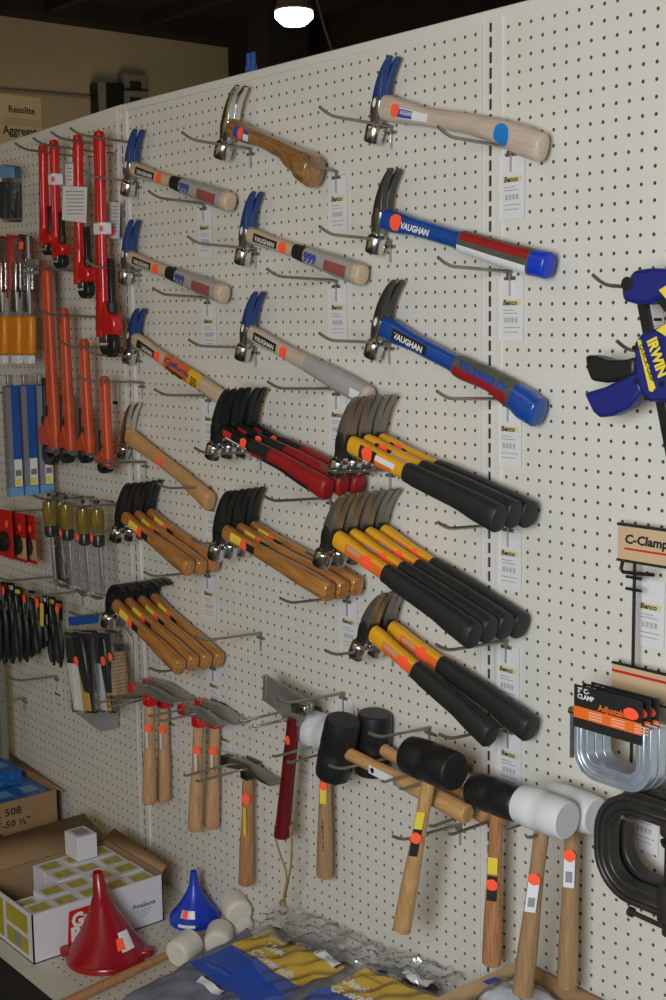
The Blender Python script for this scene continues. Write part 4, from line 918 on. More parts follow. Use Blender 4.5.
def rr_path(x0,x1,z0,z1,r,n=6,open_top=False):
    pts=[]
    for cx,cz,a0 in [(x0+r,z0+r,PI),(x1-r,z0+r,1.5*PI)]:
        for k in range(n+1): a=a0+k*PI/2/n; pts.append((cx+r*math.cos(a),cz+r*math.sin(a)))
    return [(x0,z1)]+pts+[(x1,z1)]
# zinc C-clamps with cards
A=at(585,714,-5.4); B=at(652,790,-5.4); 
cx0=at(583,715,-5.4)[0]; cx1=at(650,735,-5.4)[0]; ztop=at(583,712,-5.4)[2]; zbot=at(600,772,-5.4)[2]
def c_clamp(label,Y,first=None):
    org=(cx0,Y,zbot); root=thing('c_clamp',label,'clamp',org,'zinc C-clamps on black cards')
    pth=rr_path(cx0+.1,cx1-.2,zbot,ztop+.2,1.2)
    R=[]
    for i,(x,z) in enumerate(pth):
        a=pth[max(i-1,0)];b=pth[min(i+1,len(pth)-1)]; t=Vector((b[0]-a[0],0,b[1]-a[1])).normalized(); nn=Vector((-t.z,0,t.x))
        R.append([(x+nn.x*.54*u,Y+v*.34,z+nn.z*.54*u) for u,v in [(-1,-1),(-.45,-1),(-.25,-.35),(.25,-.35),(.45,-1),(1,-1),(1,1),(.45,1),(.25,.35),(-.25,.35),(-.45,1),(-1,1)]])
    MB().loft(R).build('frame','zinc',root,org=org,bev=.05)
    text('HARGRAVE',.42,(cx0+1.5,Y-.2,zbot-.1),(1,0,0),(0,0,1),'zinc',root,'raised_lettering',porg=org,boxw=2.4,lift=.08)
    MB().tube([(cx0-1.0,Y,ztop-.1),(cx0+2.6,Y,ztop-.1)],.24,12).build('screw','chrome',root,org=org)
    MB().tube([(cx0-.75,Y-.1,ztop+.2),(cx0-.75,Y-.1,ztop-3.0)],.13,8).build('tommy_bar','steel',root,org=org)
    MB().lathe([(0,.2),(.05,.42),(.35,.42),(.4,.2)],(cx0+2.6,Y,ztop-.1),(1,0,0),14).build('swivel_pad','chrome',root,org=org)
    zc=ztop-.85; z2=zc+2.65
    crd=MB().box((cx0-.3,Y-.50,zc),(cx1-.2,Y-.45,z2)).build('card','ink',root,org=org,bev=.02)
    MB().box((cx0-.3,Y-.53,zc+.62),(cx1-.2,Y-.505,zc+1.32)).build('orange_band','orink',crd,org=org)
    text('Adjustable',.52,(cx0+1.6,Y-.51,zc+1.42),(1,0,0),(0,0,1),'orink',crd,bold=.03,porg=org,boxw=2.3,lift=.03)
    text('3" C-',.42,(cx0+.0,Y-.51,zc+2.22),(1,0,0),(0,0,1),'whiteink',crd,bold=.03,porg=org,lift=.03)
    text('CLAMP',.40,(cx0+.0,Y-.51,zc+1.85),(1,0,0),(0,0,1),'whiteink',crd,bold=.03,porg=org,lift=.03)
    mb=MB()
    for k in range(3):
        for j in range(3): mb.box((cx0+.9+k*1.7,Y-.55,zc+.74+j*.18),(cx0+1.9+k*1.7,Y-.532,zc+.82+j*.18))
    mb.build('card_print',mat('pale_orange_print',(.85,.5,.35),.5),crd,org=org)
    MB().add([(cx1-.95+x*1.3,Y-.56,zc+1.75+z_*.85) for x,z_ in blob(r=.42,j=.06)],[tuple(range(14))]).build('price_sticker','sticker',crd,org=org)
    return root
r0=c_clamp('front zinc C-clamp on a black and orange card',-5.4)
dup(r0,(cx0,-4.62,zbot-.08),'middle zinc C-clamp on a black and orange card'); dup(r0,(cx0,-3.84,zbot-.16),'rear zinc C-clamp on a black and orange card, nearest the sign rack')
# big black C clamps
Y0=-4.6; zt=at(610,788,Y0)[2]; zb=at(625,897,Y0)[2]; xl=at(600,840,Y0)[0]; xr=xl+5.2
def big_clamp(label,Y):
    org=(xl,Y,zb); root=thing('large_c_clamp',label,'clamp',org,'large black C-clamps')
    ctr=[]; r=2.2; zt_,zb_=zt-.5,zb+.5
    pts=[(xr,zt_)]+[(xl+r+.5+r*math.cos(a),zt_-r+r*math.sin(a)) for a in [PI/2+k*PI/14 for k in range(8)]]+[(xl+r+.5+r*math.cos(a),zb_+r+r*math.sin(a)) for a in [PI+k*PI/14 for k in range(8)]]+[(xr,zb_)]
    R=[]
    for i,(x,z) in enumerate(pts):
        a=pts[max(i-1,0)];b=pts[min(i+1,len(pts)-1)]; t=Vector((b[0]-a[0],0,b[1]-a[1])).normalized(); nn=Vector((-t.z,0,t.x))
        R.append([(x+nn.x*.62*u,Y+v*.5,z+nn.z*.62*u) for u,v in [(-1,-1),(-.5,-1),(-.35,-.4),(.35,-.4),(.5,-1),(1,-1),(1,1),(.5,1),(.35,.4),(-.35,.4),(-.5,1),(-1,1)]])
    MB().loft(R).build('frame','castblack',root,org=org,bev=.08)
    MB().lathe([(0,.5),(.1,.62),(.9,.62),(1,.5)],(xr,Y,zt-1.7),(0,0,1),18).build('anvil','castblack',root,org=org)
    MB().lathe([(0,.6),(.3,.5),(.4,.34),(5.0,.34)],(xr,Y,zt-2.0),(0,0,-1),16).build('screw','dsteel',root,org=org)
    MB().lathe([(0,.62),(.1,.7),(2.2,.7),(2.3,.6)],(xr,Y,zb-.4),(0,0,1),18).build('screw_boss','castblack',root,org=org)
    MB().lathe([(0,.4),(.9,.4),(1.0,.3)],(xr,Y,zb-.3),(0,0,-1),14).build('screw_head','castblack',root,org=org)
    mb=MB(); mb.tube([(xr-2.7,Y-.05,zb-.75),(xr+2.7,Y+.05,zb-1.0)],.16,10); mb.lathe([(-.25,.1),(-.15,.3),(.15,.3),(.25,.1)],(xr-2.7,Y-.05,zb-.75),(1,0,0),12); mb.lathe([(-.25,.1),(-.15,.3),(.15,.3),(.25,.1)],(xr+2.7,Y+.05,zb-1.0),(1,0,0),12); mb.build('tommy_bar','castblack',root,org=org)
    return root
r0=big_clamp('front large black cast C-clamp hanging below the zinc ones',Y0); dup(r0,(xl,Y0+1.5,zb+.1),'rear large black cast C-clamp, half hidden behind the front one')
p=(xl+3.4,0,zt-1.35); dup(_hk[6.8],p,'hook under the top bars of the large black C-clamps')
# ================================================================== BOTTOM SHELF
ZS=-74
# open carton of small boxes
X0,X1,Ya,Yb,zt=-48.,-37.3,-17.9,-4.7,-69.5; org=(X1,Ya,ZS); th=.12
root=thing('nail_carton','open white carton with a red logo panel, filled with small yellow-topped boxes','box',org)
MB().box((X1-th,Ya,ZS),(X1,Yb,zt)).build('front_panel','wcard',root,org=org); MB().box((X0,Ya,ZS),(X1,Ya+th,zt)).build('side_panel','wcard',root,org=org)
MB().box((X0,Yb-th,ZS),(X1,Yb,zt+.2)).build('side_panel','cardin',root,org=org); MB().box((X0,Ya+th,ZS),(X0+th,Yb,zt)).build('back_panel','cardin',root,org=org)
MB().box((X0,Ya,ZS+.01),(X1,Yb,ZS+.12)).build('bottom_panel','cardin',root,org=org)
R=MB(); R.add([(X0,Ya,zt),(X0,Yb+.3,zt),(X0-6,Yb+1.0,zt+.7),(X0-6,Ya,zt+.5)],[(0,1,2,3)]); o=R.build('back_flap','cardin',root,org=org); o.modifiers.new('S','SOLIDIFY').thickness=.12*S
R=MB(); R.add([(X0,Yb,zt+.2),(X1,Yb,zt+.2),(X1-.3,Yb+.7,zt+.5),(X0,Yb+1.2,zt+.9)],[(0,1,2,3)]); o=R.build('wall_flap','card',root,org=org); o.modifiers.new('S','SOLIDIFY').thickness=.12*S
# red logo and lettering on the +X face
def facetext(s_,size,y,z,m,x=X1,**k): return text(s_,size,(x,y,z),(0,1,0),(0,0,1),m,root,porg=org,**k)
MB().prism([(-14.6+a,ZS+.75+b) for a,b in [(0,.15),(.15,0),(3.6,0),(3.75,.15),(4.1,2.9),(3.95,3.05),(.35,3.05),(.2,2.9)]],lambda p:(X1+.01,p[0],p[1]),lambda p:(X1+.02,p[0],p[1])).build('red_logo_panel','redink',root,org=org)
facetext('Grip',1.75,-14.15,ZS+2.2,'whiteink',x=X1+.02,bold=.05,boxw=3.1); facetext('Rite',1.75,-14.3,ZS+.95,'whiteink',x=X1+.02,bold=.05,boxw=3.1)
facetext('PrimeSource',.62,-8.0,ZS+2.0,'ink',x=X1,bold=.02,shear=.2,boxw=2.4); 
mb=MB()
for k in range(4): mb.box((X1+.005,-7.8+.2*k,ZS+1.7-k*.22),(X1+.012,-5.9-.2*k,ZS+1.76-k*.22))
mb.build('small_print','greyink',root,org=org)
for (xa,xb,za,zb_) in [(-47.2,-43.,ZS+.5,ZS+4.1),(-42.4,-38.2,ZS+2.4,ZS+4.1),(-42.4,-38.2,ZS+.5,ZS+2.0)]:
    MB().box((xa,Ya-.02,za),(xb,Ya-.005,zb_)).build('yellow_panel','dyel',root,org=org)
mb=MB(); mb.lathe([(0,.7),(.01,.7)],(-40.2,Ya-.03,ZS+1.3),(0,-1,0),18); mb.build('picture_print','greyink',root,org=org)
# the small boxes inside
nb=None
cells=[]
for r_i in range(4):
    for c_i in range(5):
        if r_i>=2 and c_i<2: continue
        cells.append((r_i,c_i))
ords=['nearest the shelf front','second from the shelf front','in the middle','second from the wall','nearest the wall']; rows_=['behind the lettered face','in the second row','in the third row','in the back row']
for r_i,c_i in cells:
    x1=X1-.2-r_i*2.58; y0=Ya+.2+c_i*2.55; z=ZS+.14; dz=-.5 if (r_i,c_i)==(1,0) else 0
    lb=f'small white and yellow box {rows_[r_i]}, {ords[c_i]}'
    if nb is None:
        nb=thing('nail_box',lb,'box',(x1,y0,z),'small nail boxes in the open carton'); o_=(x1,y0,z)
        MB().box((x1-2.5,y0,z),(x1,y0+2.5,z+4.15)).build('carton','wcard',nb,org=o_,bev=.04)
        MB().box((x1-2.0,y0+.35,z+4.152),(x1-.5,y0+2.15,z+4.165)).build('yellow_label',mat('olive_yellow_label',(.55,.47,.10),.6,0,.3,60),nb,org=o_)
    else: 
        c=dup(nb,(x1,y0,z),lb); c.location=W((x1,y0,z+dz-random.uniform(0,.12)))
org=(-46.5,-8.,-69.65); r2=thing('white_carton','plain white box with grey printed lid, standing at the back of the open carton','box',org)
MB().box((-47.85,-9.1,-69.65),(-45.3,-7.0,-67.3)).build('carton','wcard',r2,org=org,bev=.05); MB().box((-47.4,-8.7,-67.29),(-45.8,-7.4,-67.27)).build('lid_print','greyink',r2,org=org)
# brown carton with blue boxes
bx0,bx1,by0,by1,bz=-80.,-64.,-14.5,-1.5,-69.4; org=(bx1,by0,ZS)
root=thing('brown_carton','brown cardboard carton of blue staple boxes, printed 508, at the left edge','box',org)
MB().box((bx1-.12,by0,ZS),(bx1,by1,bz)).build('front_panel','card',root,org=org); MB().box((bx0,by1-.12,ZS),(bx1,by1,bz+.1)).build('side_panel','card',root,org=org)
MB().box((bx0,by0,ZS),(bx1,by0+.12,bz)).build('side_panel','card',root,org=org); MB().box((bx0,by0,ZS),(bx0+.12,by1,bz)).build('back_panel','card',root,org=org)
MB().box((bx0,by0,ZS+.01),(bx1,by1,ZS+.12)).build('bottom_panel','cardin',root,org=org)
R=MB(); R.add([(bx0,by1,bz+.1),(bx1,by1,bz+.1),(bx1,by1+.9,bz-.4),(bx0,by1+1.0,bz+.6)],[(0,1,2,3)]); o=R.build('wall_flap','card',root,org=org); o.modifiers.new('S','SOLIDIFY').thickness=.12*S
text('A. 508',1.15,(bx1,-9.2,bz-1.55),(0,1,0),(0,0,1),'ink',root,porg=org,bold=.02,boxw=3.4)
text('(KS) T-50 ½"',1.05,(bx1,-11.2,bz-2.85),(0,1,0),(0,0,1),'ink',root,porg=org,bold=.02,boxw=6.3)
text('(5M)',1.05,(bx1,-9.6,bz-4.05),(0,1,0),(0,0,1),'ink',root,porg=org,bold=.02,boxw=1.6)
sb=None
for i in range(3):
    for j in range(4):
        x1=bx1-.4-i*5.0; y0=by0+.4+j*3.1; up_=(i==1 and j>=1); z=ZS+.15
        lb=f"bright blue staple box in the brown carton, {['front','middle','back'][i]} row, {['nearest the shelf edge','second from the shelf edge','second from the wall','nearest the wall'][j]}"
        if sb is None:
            sb=thing('staple_box',lb,'box',(x1,y0,z),'blue staple boxes'); o_=(x1,y0,z)
            MB().box((x1-4.8,y0,z),(x1,y0+2.95,z+4.2)).build('carton','bblue',sb,org=o_,bev=.05)
            MB().box((x1-3.6,y0+.5,z+4.21),(x1-1.6,y0+2.2,z+4.22)).build('lid_print','lblue',sb,org=o_)
        else:
            c=dup(sb,(x1,y0,z),lb)
x1=bx1-4.8; z=ZS+4.4
for k,(dx,y0) in enumerate([(0,-12.6),(-.6,-9.3),(-.2,-6.0)]):
    c=dup(sb,(x1+dx,y0,z),'blue staple box lying on top of the others, '+['nearest the shelf edge','in the middle','nearest the wall'][k]); c.rotation_euler=(0,0,.06*(k-1)); c.scale=(1,1,.40)
# funnels
def funnel(label,c,Rb,Hc,Hs,m,lean,tabs,name='funnel'):
    org=(c[0],c[1],ZS); root=thing(name,label,'funnel',org)
    prof=[(0,Rb),(.35,Rb*1.0),(.5,Rb*.97),(.62,Rb*.99),(.75,Rb*.95),(Hc*.5,Rb*.61),(Hc*.85,Rb*.31),(Hc,Rb*.23),(Hc+.12,Rb*.20),(Hc+Hs,Rb*.125)]
    P=[(c[0]+lean*max(0,t-Hc*.4),c[1],ZS+t) for t,_ in prof]
    mb=MB(); rings=[]
    for (x,y,z),(t,r) in zip(P,prof): rings.append([(x+r*math.cos(a),y+r*math.sin(a),z) for a in [2*PI*k/40 for k in range(40)]])
    mb.loft(rings,cap=False); inner=[[(q[0]*.96+P[i][0]*.04,q[1]*.96+P[i][1]*.04,q[2]) for q in rg] for i,rg in enumerate(rings)]
    mb.loft(inner,cap=False); n=40; mb.loft([rings[-1],inner[-1]],cap=False); mb.loft([rings[0],inner[0]],cap=False)
    mb.build('cone',m,root,org=org)
    for a in tabs:
        d=Vector((math.cos(a),math.sin(a),0)); q=Vector((c[0],c[1],ZS+.55))+d*(Rb+.1)
        s_=Vector((-d.y,d.x,0)); pts=[q-s_*.8-d*.5,q-s_*.55+d*.35,q+d*.6,q+s_*.55+d*.35,q+s_*.8-d*.5]
        MB().prism(pts,lambda p:(p[0],p[1],p[2]+.32),lambda p:(p[0],p[1],p[2]-.32)).build('hang_tab',m,root,org=org,bev=.12)
    return root,org
def on_cone(root,org,c,Rb,Hc,ang,t0,t1,da,name,m,lift=.06):
    vs=[];fs=[];n=6
    for i in range(n+1):
        a=ang-da+2*da*i/n
        for t in (t0,t1):
            r=Rb*(1.02-(1.02-.64)*min(1,t/(Hc*.5))) if t<Hc*.5 else Rb*(.64-(.64-.2)*(t-Hc*.5)/(Hc*.5))
            r+=lift; vs.append((c[0]+r*math.cos(a),c[1]+r*math.sin(a),ZS+t+.03))
    for i in range(n): fs.append((2*i,2*i+2,2*i+3,2*i+1))
    MB().add(vs,fs).build(name,m,root,org=org)
c=atZ(107,957,ZS); c=(c[0],c[1])
root,org=funnel('large red plastic funnel standing mouth down on the shelf',c,3.5,5.3,2.2,'redplastic',-.20,[math.radians(228),math.radians(48)])
va=math.atan2(CAM[1]-c[1],CAM[0]-c[0]); on_cone(root,org,c,3.5,5.3,va+.70,1.5,3.0,.24,'price_label','paper2',.14); on_cone(root,org,c,3.5,5.3,va+.46,1.7,2.6,.13,'price_sticker','sticker',.19)
c=atZ(195,920,ZS); c=(c[0],c[1])
root,org=funnel('small blue plastic funnel standing mouth down near the wall',c,2.35,3.3,1.5,'blueplastic',0,[],)
va=math.atan2(CAM[1]-c[1],CAM[0]-c[0]); on_cone(root,org,c,2.35,3.3,va-.36,.25,1.6,.36,'price_label','paper2',.14); on_cone(root,org,c,2.35,3.3,va-.5,1.0,1.6,.15,'price_sticker','sticker',.18)
# white rubber caps
cp=None
for k,(u,v,zc,ang,lb) in enumerate([(184,948,1.35,.0,'cream rubber cap with its flat face forward, next to the red funnel'),(219,938,1.2,.5,'cream rubber cap lying behind the plastic bag'),(238,922,1.2,.75,'cream rubber cap leaning at the wall, right of the blue funnel'),(160+75,913,2.6,.9,'cream rubber cap on top, leaning against the board')]):
    q=atZ(u,v,ZS+zc); 
    if k==3: q=atZ(236,908,ZS+2.6)
    if cp is None:
        cp=thing('rubber_cap',lb,'stopper',q,'cream rubber caps'); 
        MB().lathe([(-1.2,1.1),(-1.1,1.22),(.2,1.27),(.9,1.24),(1.1,1.15),(1.2,1.0)],(0,0,0),(0,-1,0),28).build('cap','cream',cp)
        MB().lathe([(1.19,1.0),(1.23,.98),(1.25,.6)],(0,0,0),(0,-1,0),28).build('cap_face','cream',cp); cp.rotation_euler=(0.12,0,.35)
    else: c=dup(cp,q,lb); c.rotation_euler=(.1,0,.35+ang)
# wooden stick in front
a=atZ(66,1003,ZS+.45); b_=atZ(167,955,ZS+.9); 
mb=MB(); mb.tube([a+(a-b_)*.3,a,(a+b_)/2,b_],[.42,.42,.40,.30],12); o=mb.build('wooden_handle','vred',None,org=tuple((a+b_)/2)); tag(o,'brown wooden handle lying on the shelf in front of the red funnel','handle')
# ---- bagged coveralls
def surf(a,b,lum,seed):
    r=np.random.RandomState(seed); ph=r.rand(6)*6
    def f(x,y): return a+b*y+lum*(.35*math.sin(x*.9+ph[0])*math.sin(y*.7+ph[1])+.22*math.sin(x*1.9+y*1.1+ph[2])+.15*math.sin(x*3.1-y*2.3+ph[3]))
    return f
def bagged(label,a,b,x0,x1,y0,y1,prints,txts,seed,bagpoly,toppoly):
    f=surf(a,b,.5,seed); org=((x0+x1)/2,(y0+y1)/2,ZS); root=thing('bagged_coveralls',label,'package',org,'bagged coveralls')
    N=26; vs=[];fs=[]
    def e(i,j): return 1-max(0,(abs(2*i/N-1)-.8)/.2)**2*.8, 1-max(0,(abs(2*j/N-1)-.8)/.2)**2*.8
    for i in range(N+1):
        for j in range(N+1):
            x=x0+(x1-x0)*i/N; y=y0+(y1-y0)*j/N; ex,ey=e(i,j); z=ZS+.3+(f(x,y)-ZS-.3-.25)*ex*ey; vs.append((x,y,z))
    fs=[(i*(N+1)+j,(i+1)*(N+1)+j,(i+1)*(N+1)+j+1,i*(N+1)+j+1) for i in range(N) for j in range(N)]
    m=MB().add(vs,fs)
    # underside
    n0=len(m.v); m.v+=[(v[0],v[1],ZS+.05) for v in vs]; m.f+=[tuple(n0+q for q in f_[::-1]) for f_ in fs]
    rim=[i*(N+1) for i in range(N+1)]+[N*(N+1)+j for j in range(1,N+1)]+[i*(N+1)+N for i in range(N-1,-1,-1)]+[j for j in range(N-1,0,-1)]
    for k in range(len(rim)): p,q=rim[k],rim[(k+1)%len(rim)]; m.f.append((p,q,n0+q,n0+p))
    m.build('folded_cloth','cloth',root,org=org)
    def onto(u,v,l=.0):
        q=atP(u,v,a,b); return (q[0],q[1],f(q[0],q[1])+l)
    for px,mm,nm,l in prints:
        # subdivided quad draped over the bag
        K=8; g=[];P=[np.array(p,float) for p in px]
        for i in range(K+1):
            for j in range(K+1):
                s_,t_=i/K,j/K; p=(1-s_)*(1-t_)*P[0]+s_*(1-t_)*P[1]+s_*t_*P[2]+(1-s_)*t_*P[3]; g.append(onto(p[0],p[1],l))
        MB().add(g,[(i*(K+1)+j,(i+1)*(K+1)+j,(i+1)*(K+1)+j+1,i*(K+1)+j+1) for i in range(K) for j in range(K)]).build(nm,mm,root,org=org)
    for s_,p0,p1,pu,mm,bold in txts:
        A=np.array(onto(*p0,.36)); B=np.array(onto(*p1,.36)); U=np.array(onto(*pu,.36)); rt=B-A; w=np.linalg.norm(rt); rt/=w; up=U-A; up-=rt*np.dot(up,rt); h=np.linalg.norm(up)
        text(s_,h*.85,A,rt,up/h,mm,root,porg=org,bold=bold,shear=.15,boxw=w,lift=.12)
    # the clear bag over it, smooth on the cover and crumpled in its empty top
    for nm,mm,poly,amp,lift in [('clear_bag','smoothbag',bagpoly,.05,.62),('crumpled_bag_top','bag',toppoly,.30,.75)]:
        K=34 if amp<.1 else 26; g=[]; rr=np.random.RandomState(seed+9); P=[np.array(p,float) for p in poly]
        for i in range(K+1):
            for j in range(K+1):
                s_,t_=i/K,j/K; p=(1-s_)*(1-t_)*P[0]+s_*(1-t_)*P[1]+s_*t_*P[2]+(1-s_)*t_*P[3]
                q=atP(p[0],p[1],a+lift,b); yy=min(q[1],-.45)
                zz_=(f(q[0],q[1]) if amp<.1 else a+b*q[1])+lift
                if amp>.1: zz_+=.4*abs(math.sin(q[0]*1.3+q[1]*1.3+.5*math.sin(q[1]*3)))-.3*abs(math.sin(q[0]*.9-q[1]*1.9+math.sin(q[0]*1.7)))
                g.append((q[0],yy,zz_+rr.uniform(-amp,amp)*.5))
        MB().add(g,[(i*(K+1)+j,(i+1)*(K+1)+j,(i+1)*(K+1)+j+1,i*(K+1)+j+1) for i in range(K) for j in range(K)]).build(nm,mm,root,org=org)
    return root
bagged('left bag of blue coveralls with a yellow and blue printed cover',-69.2,.17,-25.2,-15.2,-17.5,-3.2,
  [([(189,965),(233,945),(303,990),(262,1018)],'pblue','blue_cover',.22),([(231,946),(271,934),(345,968),(302,991)],'pyel','yellow_cover',.25),([(268,934),(282,934),(348,965),(336,971)],'ink','black_band',.42),([(312,960),(320,957.5),(341,967),(332,972)],'paper2','price_label',.50),
   ([(196,985),(202,981),(226,996),(219,1001)],'paper2','white_label',.45)],
  [('Used',(262,952),(284,963),(268,941),'whiteink',.03),('Coveralls',(249,957),(290,983),(256,946),'whiteink',.03),('Professional Quality',(267,940),(292,951),(269,937.5),'ink',.0),('Fully Tested',(210,965),(233,977),(212,961),'lblue',.0),('Ready To Wear',(206,969),(229,981),(208,965),'lblue',.0)],3,
  [(228,942),(268,932),(360,968),(300,1010)],[(243,931),(272,905),(405,940),(356,966)])
bagged('right bag of blue coveralls with a yellow printed cover, lying over the left bag',-68.0,.17,-11.6,2.6,-17.8,-2.6,
  [([(290,1006),(330,990),(372,1012),(330,1030)],'pblue','blue_cover',.22),([(330,990),(366,973),(448,1004),(400,1030)],'pyel','yellow_cover',.25),([(362,969),(376,968),(438,990),(436,999)],'ink','black_band',.42),([(402,981),(409,978),(435,987),(427,993)],'paper2','price_label',.50)],
  [('Used',(341,986),(363,996),(347,976),'whiteink',.03),('Coveralls',(329,995),(370,1013),(335,984),'whiteink',.03),('Professional Quality',(358,980),(382,989),(360,977),'ink',.0)],8,
  [(262,1000),(360,968),(445,995),(420,1030)],[(355,965),(372,946),(478,972),(440,990)])
# carton of plastic-wrapped goods at the right
org=(3.4,-12,ZS); root=thing('open_carton','open brown carton at the foot of the mallets, rim just showing','box',org)
rx0,rx1,ry0,ry1,rz=3.2,22.,-16.,-.6,-63.9
MB().box((rx0,ry0,ZS),(rx0+.15,ry1,rz)).build('side_panel','cardtan',root,org=org); MB().box((rx0,ry1-.15,ZS),(rx1,ry1,rz+.3)).build('back_panel','card',root,org=org)
MB().box((rx1-.15,ry0,ZS),(rx1,ry1,rz)).build('side_panel','cardtan',root,org=org); MB().box((rx0,ry0,ZS),(rx1,ry0+.15,rz)).build('front_panel','cardtan',root,org=org)
MB().box((rx0,ry0,ZS+.01),(rx1,ry1,ZS+.15)).build('bottom_panel','cardtan',root,org=org)
for k,(bx,by) in enumerate([(5.8,-3.2),(10.8,-3.4),(6.2,-7.9),(11.6,-8.2)]):
    lb=['white and blue plastic-wrapped pack nearest the board corner of the carton','white plastic-wrapped pack behind the front white mallet handle','white and blue plastic-wrapped pack at the near corner of the carton','white plastic-wrapped pack near the right photo edge'][k]
    org=(bx,by,rz-1.2); r2=thing('plastic_wrapped_pack',lb,'package',org,'plastic-wrapped packs')
    rr=np.random.RandomState(k); N=14; vs=[]
    for i in range(N+1):
        for j in range(N+1):
            x=bx-2.3+4.8*i/N; y=by-2.1+4.2*j/N; e=1-max(abs(2*i/N-1),abs(2*j/N-1))**4; vs.append((x,y,rz-1.6+1.5*e+rr.uniform(-.12,.12)))
    fs=[(i*(N+1)+j,(i+1)*(N+1)+j,(i+1)*(N+1)+j+1,i*(N+1)+j+1) for i in range(N) for j in range(N)]
    m=MB().add(vs,fs); m.box((bx-2.2,by-2.0,ZS+.2),(bx+2.4,by+2.0,rz-1.7)); m.build('wrapped_cloth',mat('white_cloth',(.62,.65,.72),.7,0,.25,25,.3),r2,org=org)
    m=MB().add([(v[0],v[1],v[2]+.18+rr.uniform(0,.2)) for v in vs],fs); m.build('clear_wrap','bag',r2,org=org)
    if k in (0,2): MB().add([(bx-1.9,by-1.5,rz+.2),(bx-1.3,by-1.5,rz+.2),(bx-1.1,by-.4,rz+.22),(bx-1.7,by-.4,rz+.22)],[(0,1,2,3)]).build('blue_print','blueink',r2,org=org)
# ================================================================== BACKGROUND THINGS
c=CAM+ray(294,17)*((58-CAM[2])/ray(294,17)[2])
org=tuple(c); root=thing('hanging_lamp','glowing industrial lamp hanging from the dark ceiling','lamp',org)
MB().lathe([(-2.0,2.9),(-1.9,3.2),(-.4,4.8),(.2,5.0),(1.4,4.8),(1.6,4.4)],c,(0,0,1),10).build('lens','lamp',root,org=org)
MB().lathe([(1.4,5.0),(1.8,5.1),(3.2,4.4),(8,4.2),(9,3),(13,2.6)],c,(0,0,1),24).build('housing','lampbody',root,org=org)
mb=MB(); mb.tube([(c[0],c[1],c[2]+12.5),(c[0],c[1],72)],.4,8); mb.build('stem','darkwood',root,org=org)
p0=CAM+ray(314,-10)*((70-CAM[2])/ray(314,-10)[2]); dist=np.linalg.norm(p0-CAM); p1=CAM+ray(336,62)*(dist/np.linalg.norm(ray(336,62)))
MB().tube([p0,(p0+p1)/2+np.array([0,0,-1.]),p1],.35,6).build('power_cord',mat('dull_brown_cord',(.10,.06,.035),.8),root,org=org)
def onwall(px,d0,d1,name,m,root,org,bev=0):
    P=[atX(u,v,-300) for u,v in px]; return MB().prism(P,lambda p:(-300+d0,p[1],p[2]),lambda p:(-300+d1,p[1],p[2])).build(name,m,root,org=org,bev=bev)
q=atX(103,100,-300); org=(-300,q[1],q[2]); root=thing('electrical_box','dark grey electrical cabinet mounted on the beige wall','cabinet',org)
onwall([(89,84),(116,86),(116,122),(91,124)],.05,5,'cabinet','black',root,org,.3); onwall([(89,84),(97,84.5),(98,122),(91,123)],5,5.2,'door_edge','greenbox',root,org)
q=atX(130,95,-300); org=(-300,q[1],q[2]); root=thing('switch_panel','grey switch panel with two dark windows on the beige wall','panel',org)
onwall([(117,74),(140,77),(140,125),(117,125)],.05,4,'panel','greenbox',root,org,.3)
for v in (83,99): onwall([(123,v),(134,v+.7),(134,v+9.5),(123,v+9)],4,4.3,'dark_window','ink',root,org)
for v in (91,107): onwall([(117,v),(141,v+1),(141,v+2.3),(117,v+1.6)],4,5,'ledge','black',root,org)
a=atX(-10,89,-299); b_=atX(90,97,-299); o=MB().tube([a,b_],.45,6).build('conduit','greenbox',None,org=tuple(a)); tag(o,'thin conduit running along the beige wall to the cabinets','conduit')
# carton on top of the gondola, far side
xf=-84.; ya=atX(-14,95,xf)[1]; yb=atX(41.5,100,xf)[1]; zt_=atX(20,95,xf)[2]
org=(xf,yb,-.4); root=thing('top_carton','tan cardboard carton printed Aggregate, on top of the shelving at left','box',org)
MB().box((xf-9,ya,-.4),(xf,yb,zt_)).build('carton','cardtan',root,org=org,bev=.1)
yy=lambda u: atX(u,110,xf)[1]; zz=lambda v: atX(20,v,xf)[2]
text('Resolite',1.1,(xf,yy(8),zz(113)),(0,1,0),(0,0,1),'ink',root,porg=org,bold=.02,boxw=yy(34)-yy(8),lift=.05)
text('Aggregate',1.4,(xf,yy(2),zz(135)),(0,1,0),(0,0,1),'ink',root,porg=org,bold=.02,boxw=yy(40)-yy(2),lift=.05)
mb=MB()
for k in range(4): mb.box((xf+.02,yy(2),zz(119+k*2)),(xf+.04,yy(40),zz(119.6+k*2)))
mb.build('small_print','card',root,org=org)
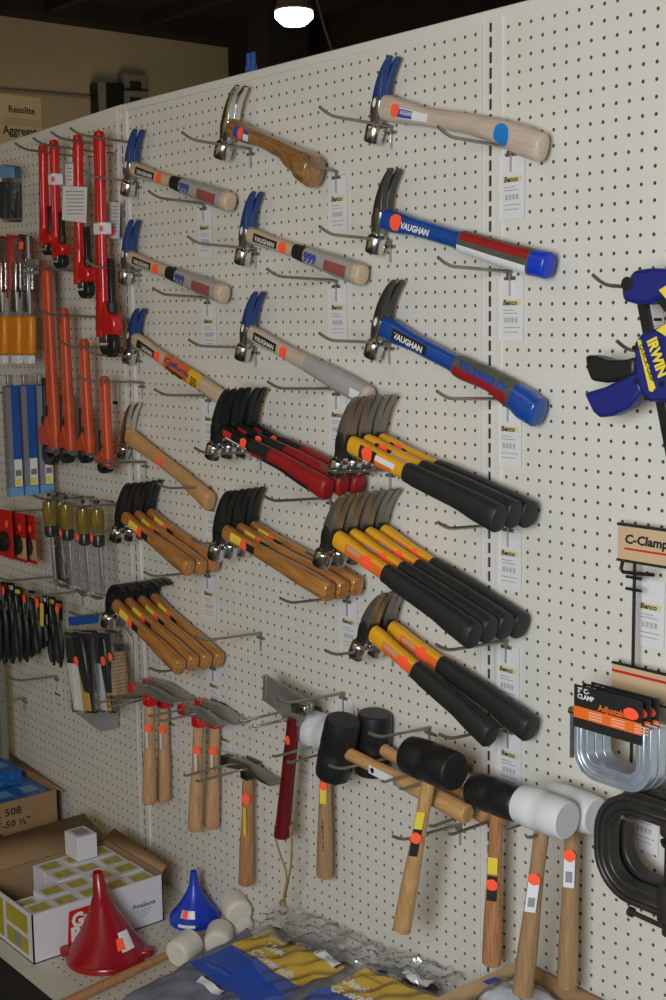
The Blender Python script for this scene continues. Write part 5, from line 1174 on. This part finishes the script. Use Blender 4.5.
o=MB().box((-96,1.1,-.7),(-60,24,-.4)).build('top_shelf','cap',None,org=(-96,1,1)); tag(o,'pale steel top shelf behind the pegboard carrying the tan carton','shelf')
q=at(252,72,.3); org=tuple(q); root=thing('sign_clip','small blue plastic clip on the top edge of the pegboard','clip',(q[0],.3,1.35))
MB().box((q[0]-.55,.0,1.36),(q[0]+.55,.5,1.9)).build('clip_base','clip',root,org=(q[0],.3,1.35),bev=.06)
for sx in (-1,1): MB().box((q[0]+sx*.32-.2,.1,1.85),(q[0]+sx*.32+.2,.4,2.9)).build('clip_fork','clip',root,org=(q[0],.3,1.35),bev=.06)
# ================================================================== CAMERA, LIGHT, WORLD
cd=bpy.data.cameras.new('camera'); cam=bpy.data.objects.new('camera',cd); COL.objects.link(cam); scene.camera=cam
Mx=Matrix(((RR[0],UU[0],-FF[0]),(RR[1],UU[1],-FF[1]),(RR[2],UU[2],-FF[2]))).to_4x4(); Mx.translation=W(CAM); cam.matrix_world=Mx
cd.sensor_fit='VERTICAL'; cd.sensor_height=36; cd.sensor_width=24; cd.lens=FPX*36/1000; cd.clip_start=.05; cd.clip_end=100
def area(name,loc,target,sx,sy,power,col):
    l=bpy.data.lights.new(name,'AREA'); l.shape='RECTANGLE'; l.size=sx*S; l.size_y=sy*S; l.energy=power; l.color=col
    o=bpy.data.objects.new(name,l); COL.objects.link(o); o.location=W(loc); d=W(target)-W(loc); o.rotation_euler=d.to_track_quat('-Z','Y').to_euler(); return o
area('window_light',(58,-92,-18),(14,0,-32),36,30,57,(.90,.955,1))
area('overhead_fill',(-40,-110,64),(-34,0,-20),120,40,13,(1,.70,.33))  # unseen lamp added as warm fill for the left of the board
area('far_wall_fill',(-225,110,0),(-300,140,30),40,40,10,(1,.80,.52))  # unseen lamp added to brighten the beige wall, more so low down
w=bpy.data.worlds.new('world'); scene.world=w; w.use_nodes=True; bg=w.node_tree.nodes['Background']; bg.inputs[0].default_value=(.70,.55,.26,1); bg.inputs[1].default_value=.31
scene.view_settings.view_transform='Standard'; scene.view_settings.look='None'; scene.view_settings.exposure=0
scene.cycles.max_bounces=8; scene.cycles.transparent_max_bounces=24
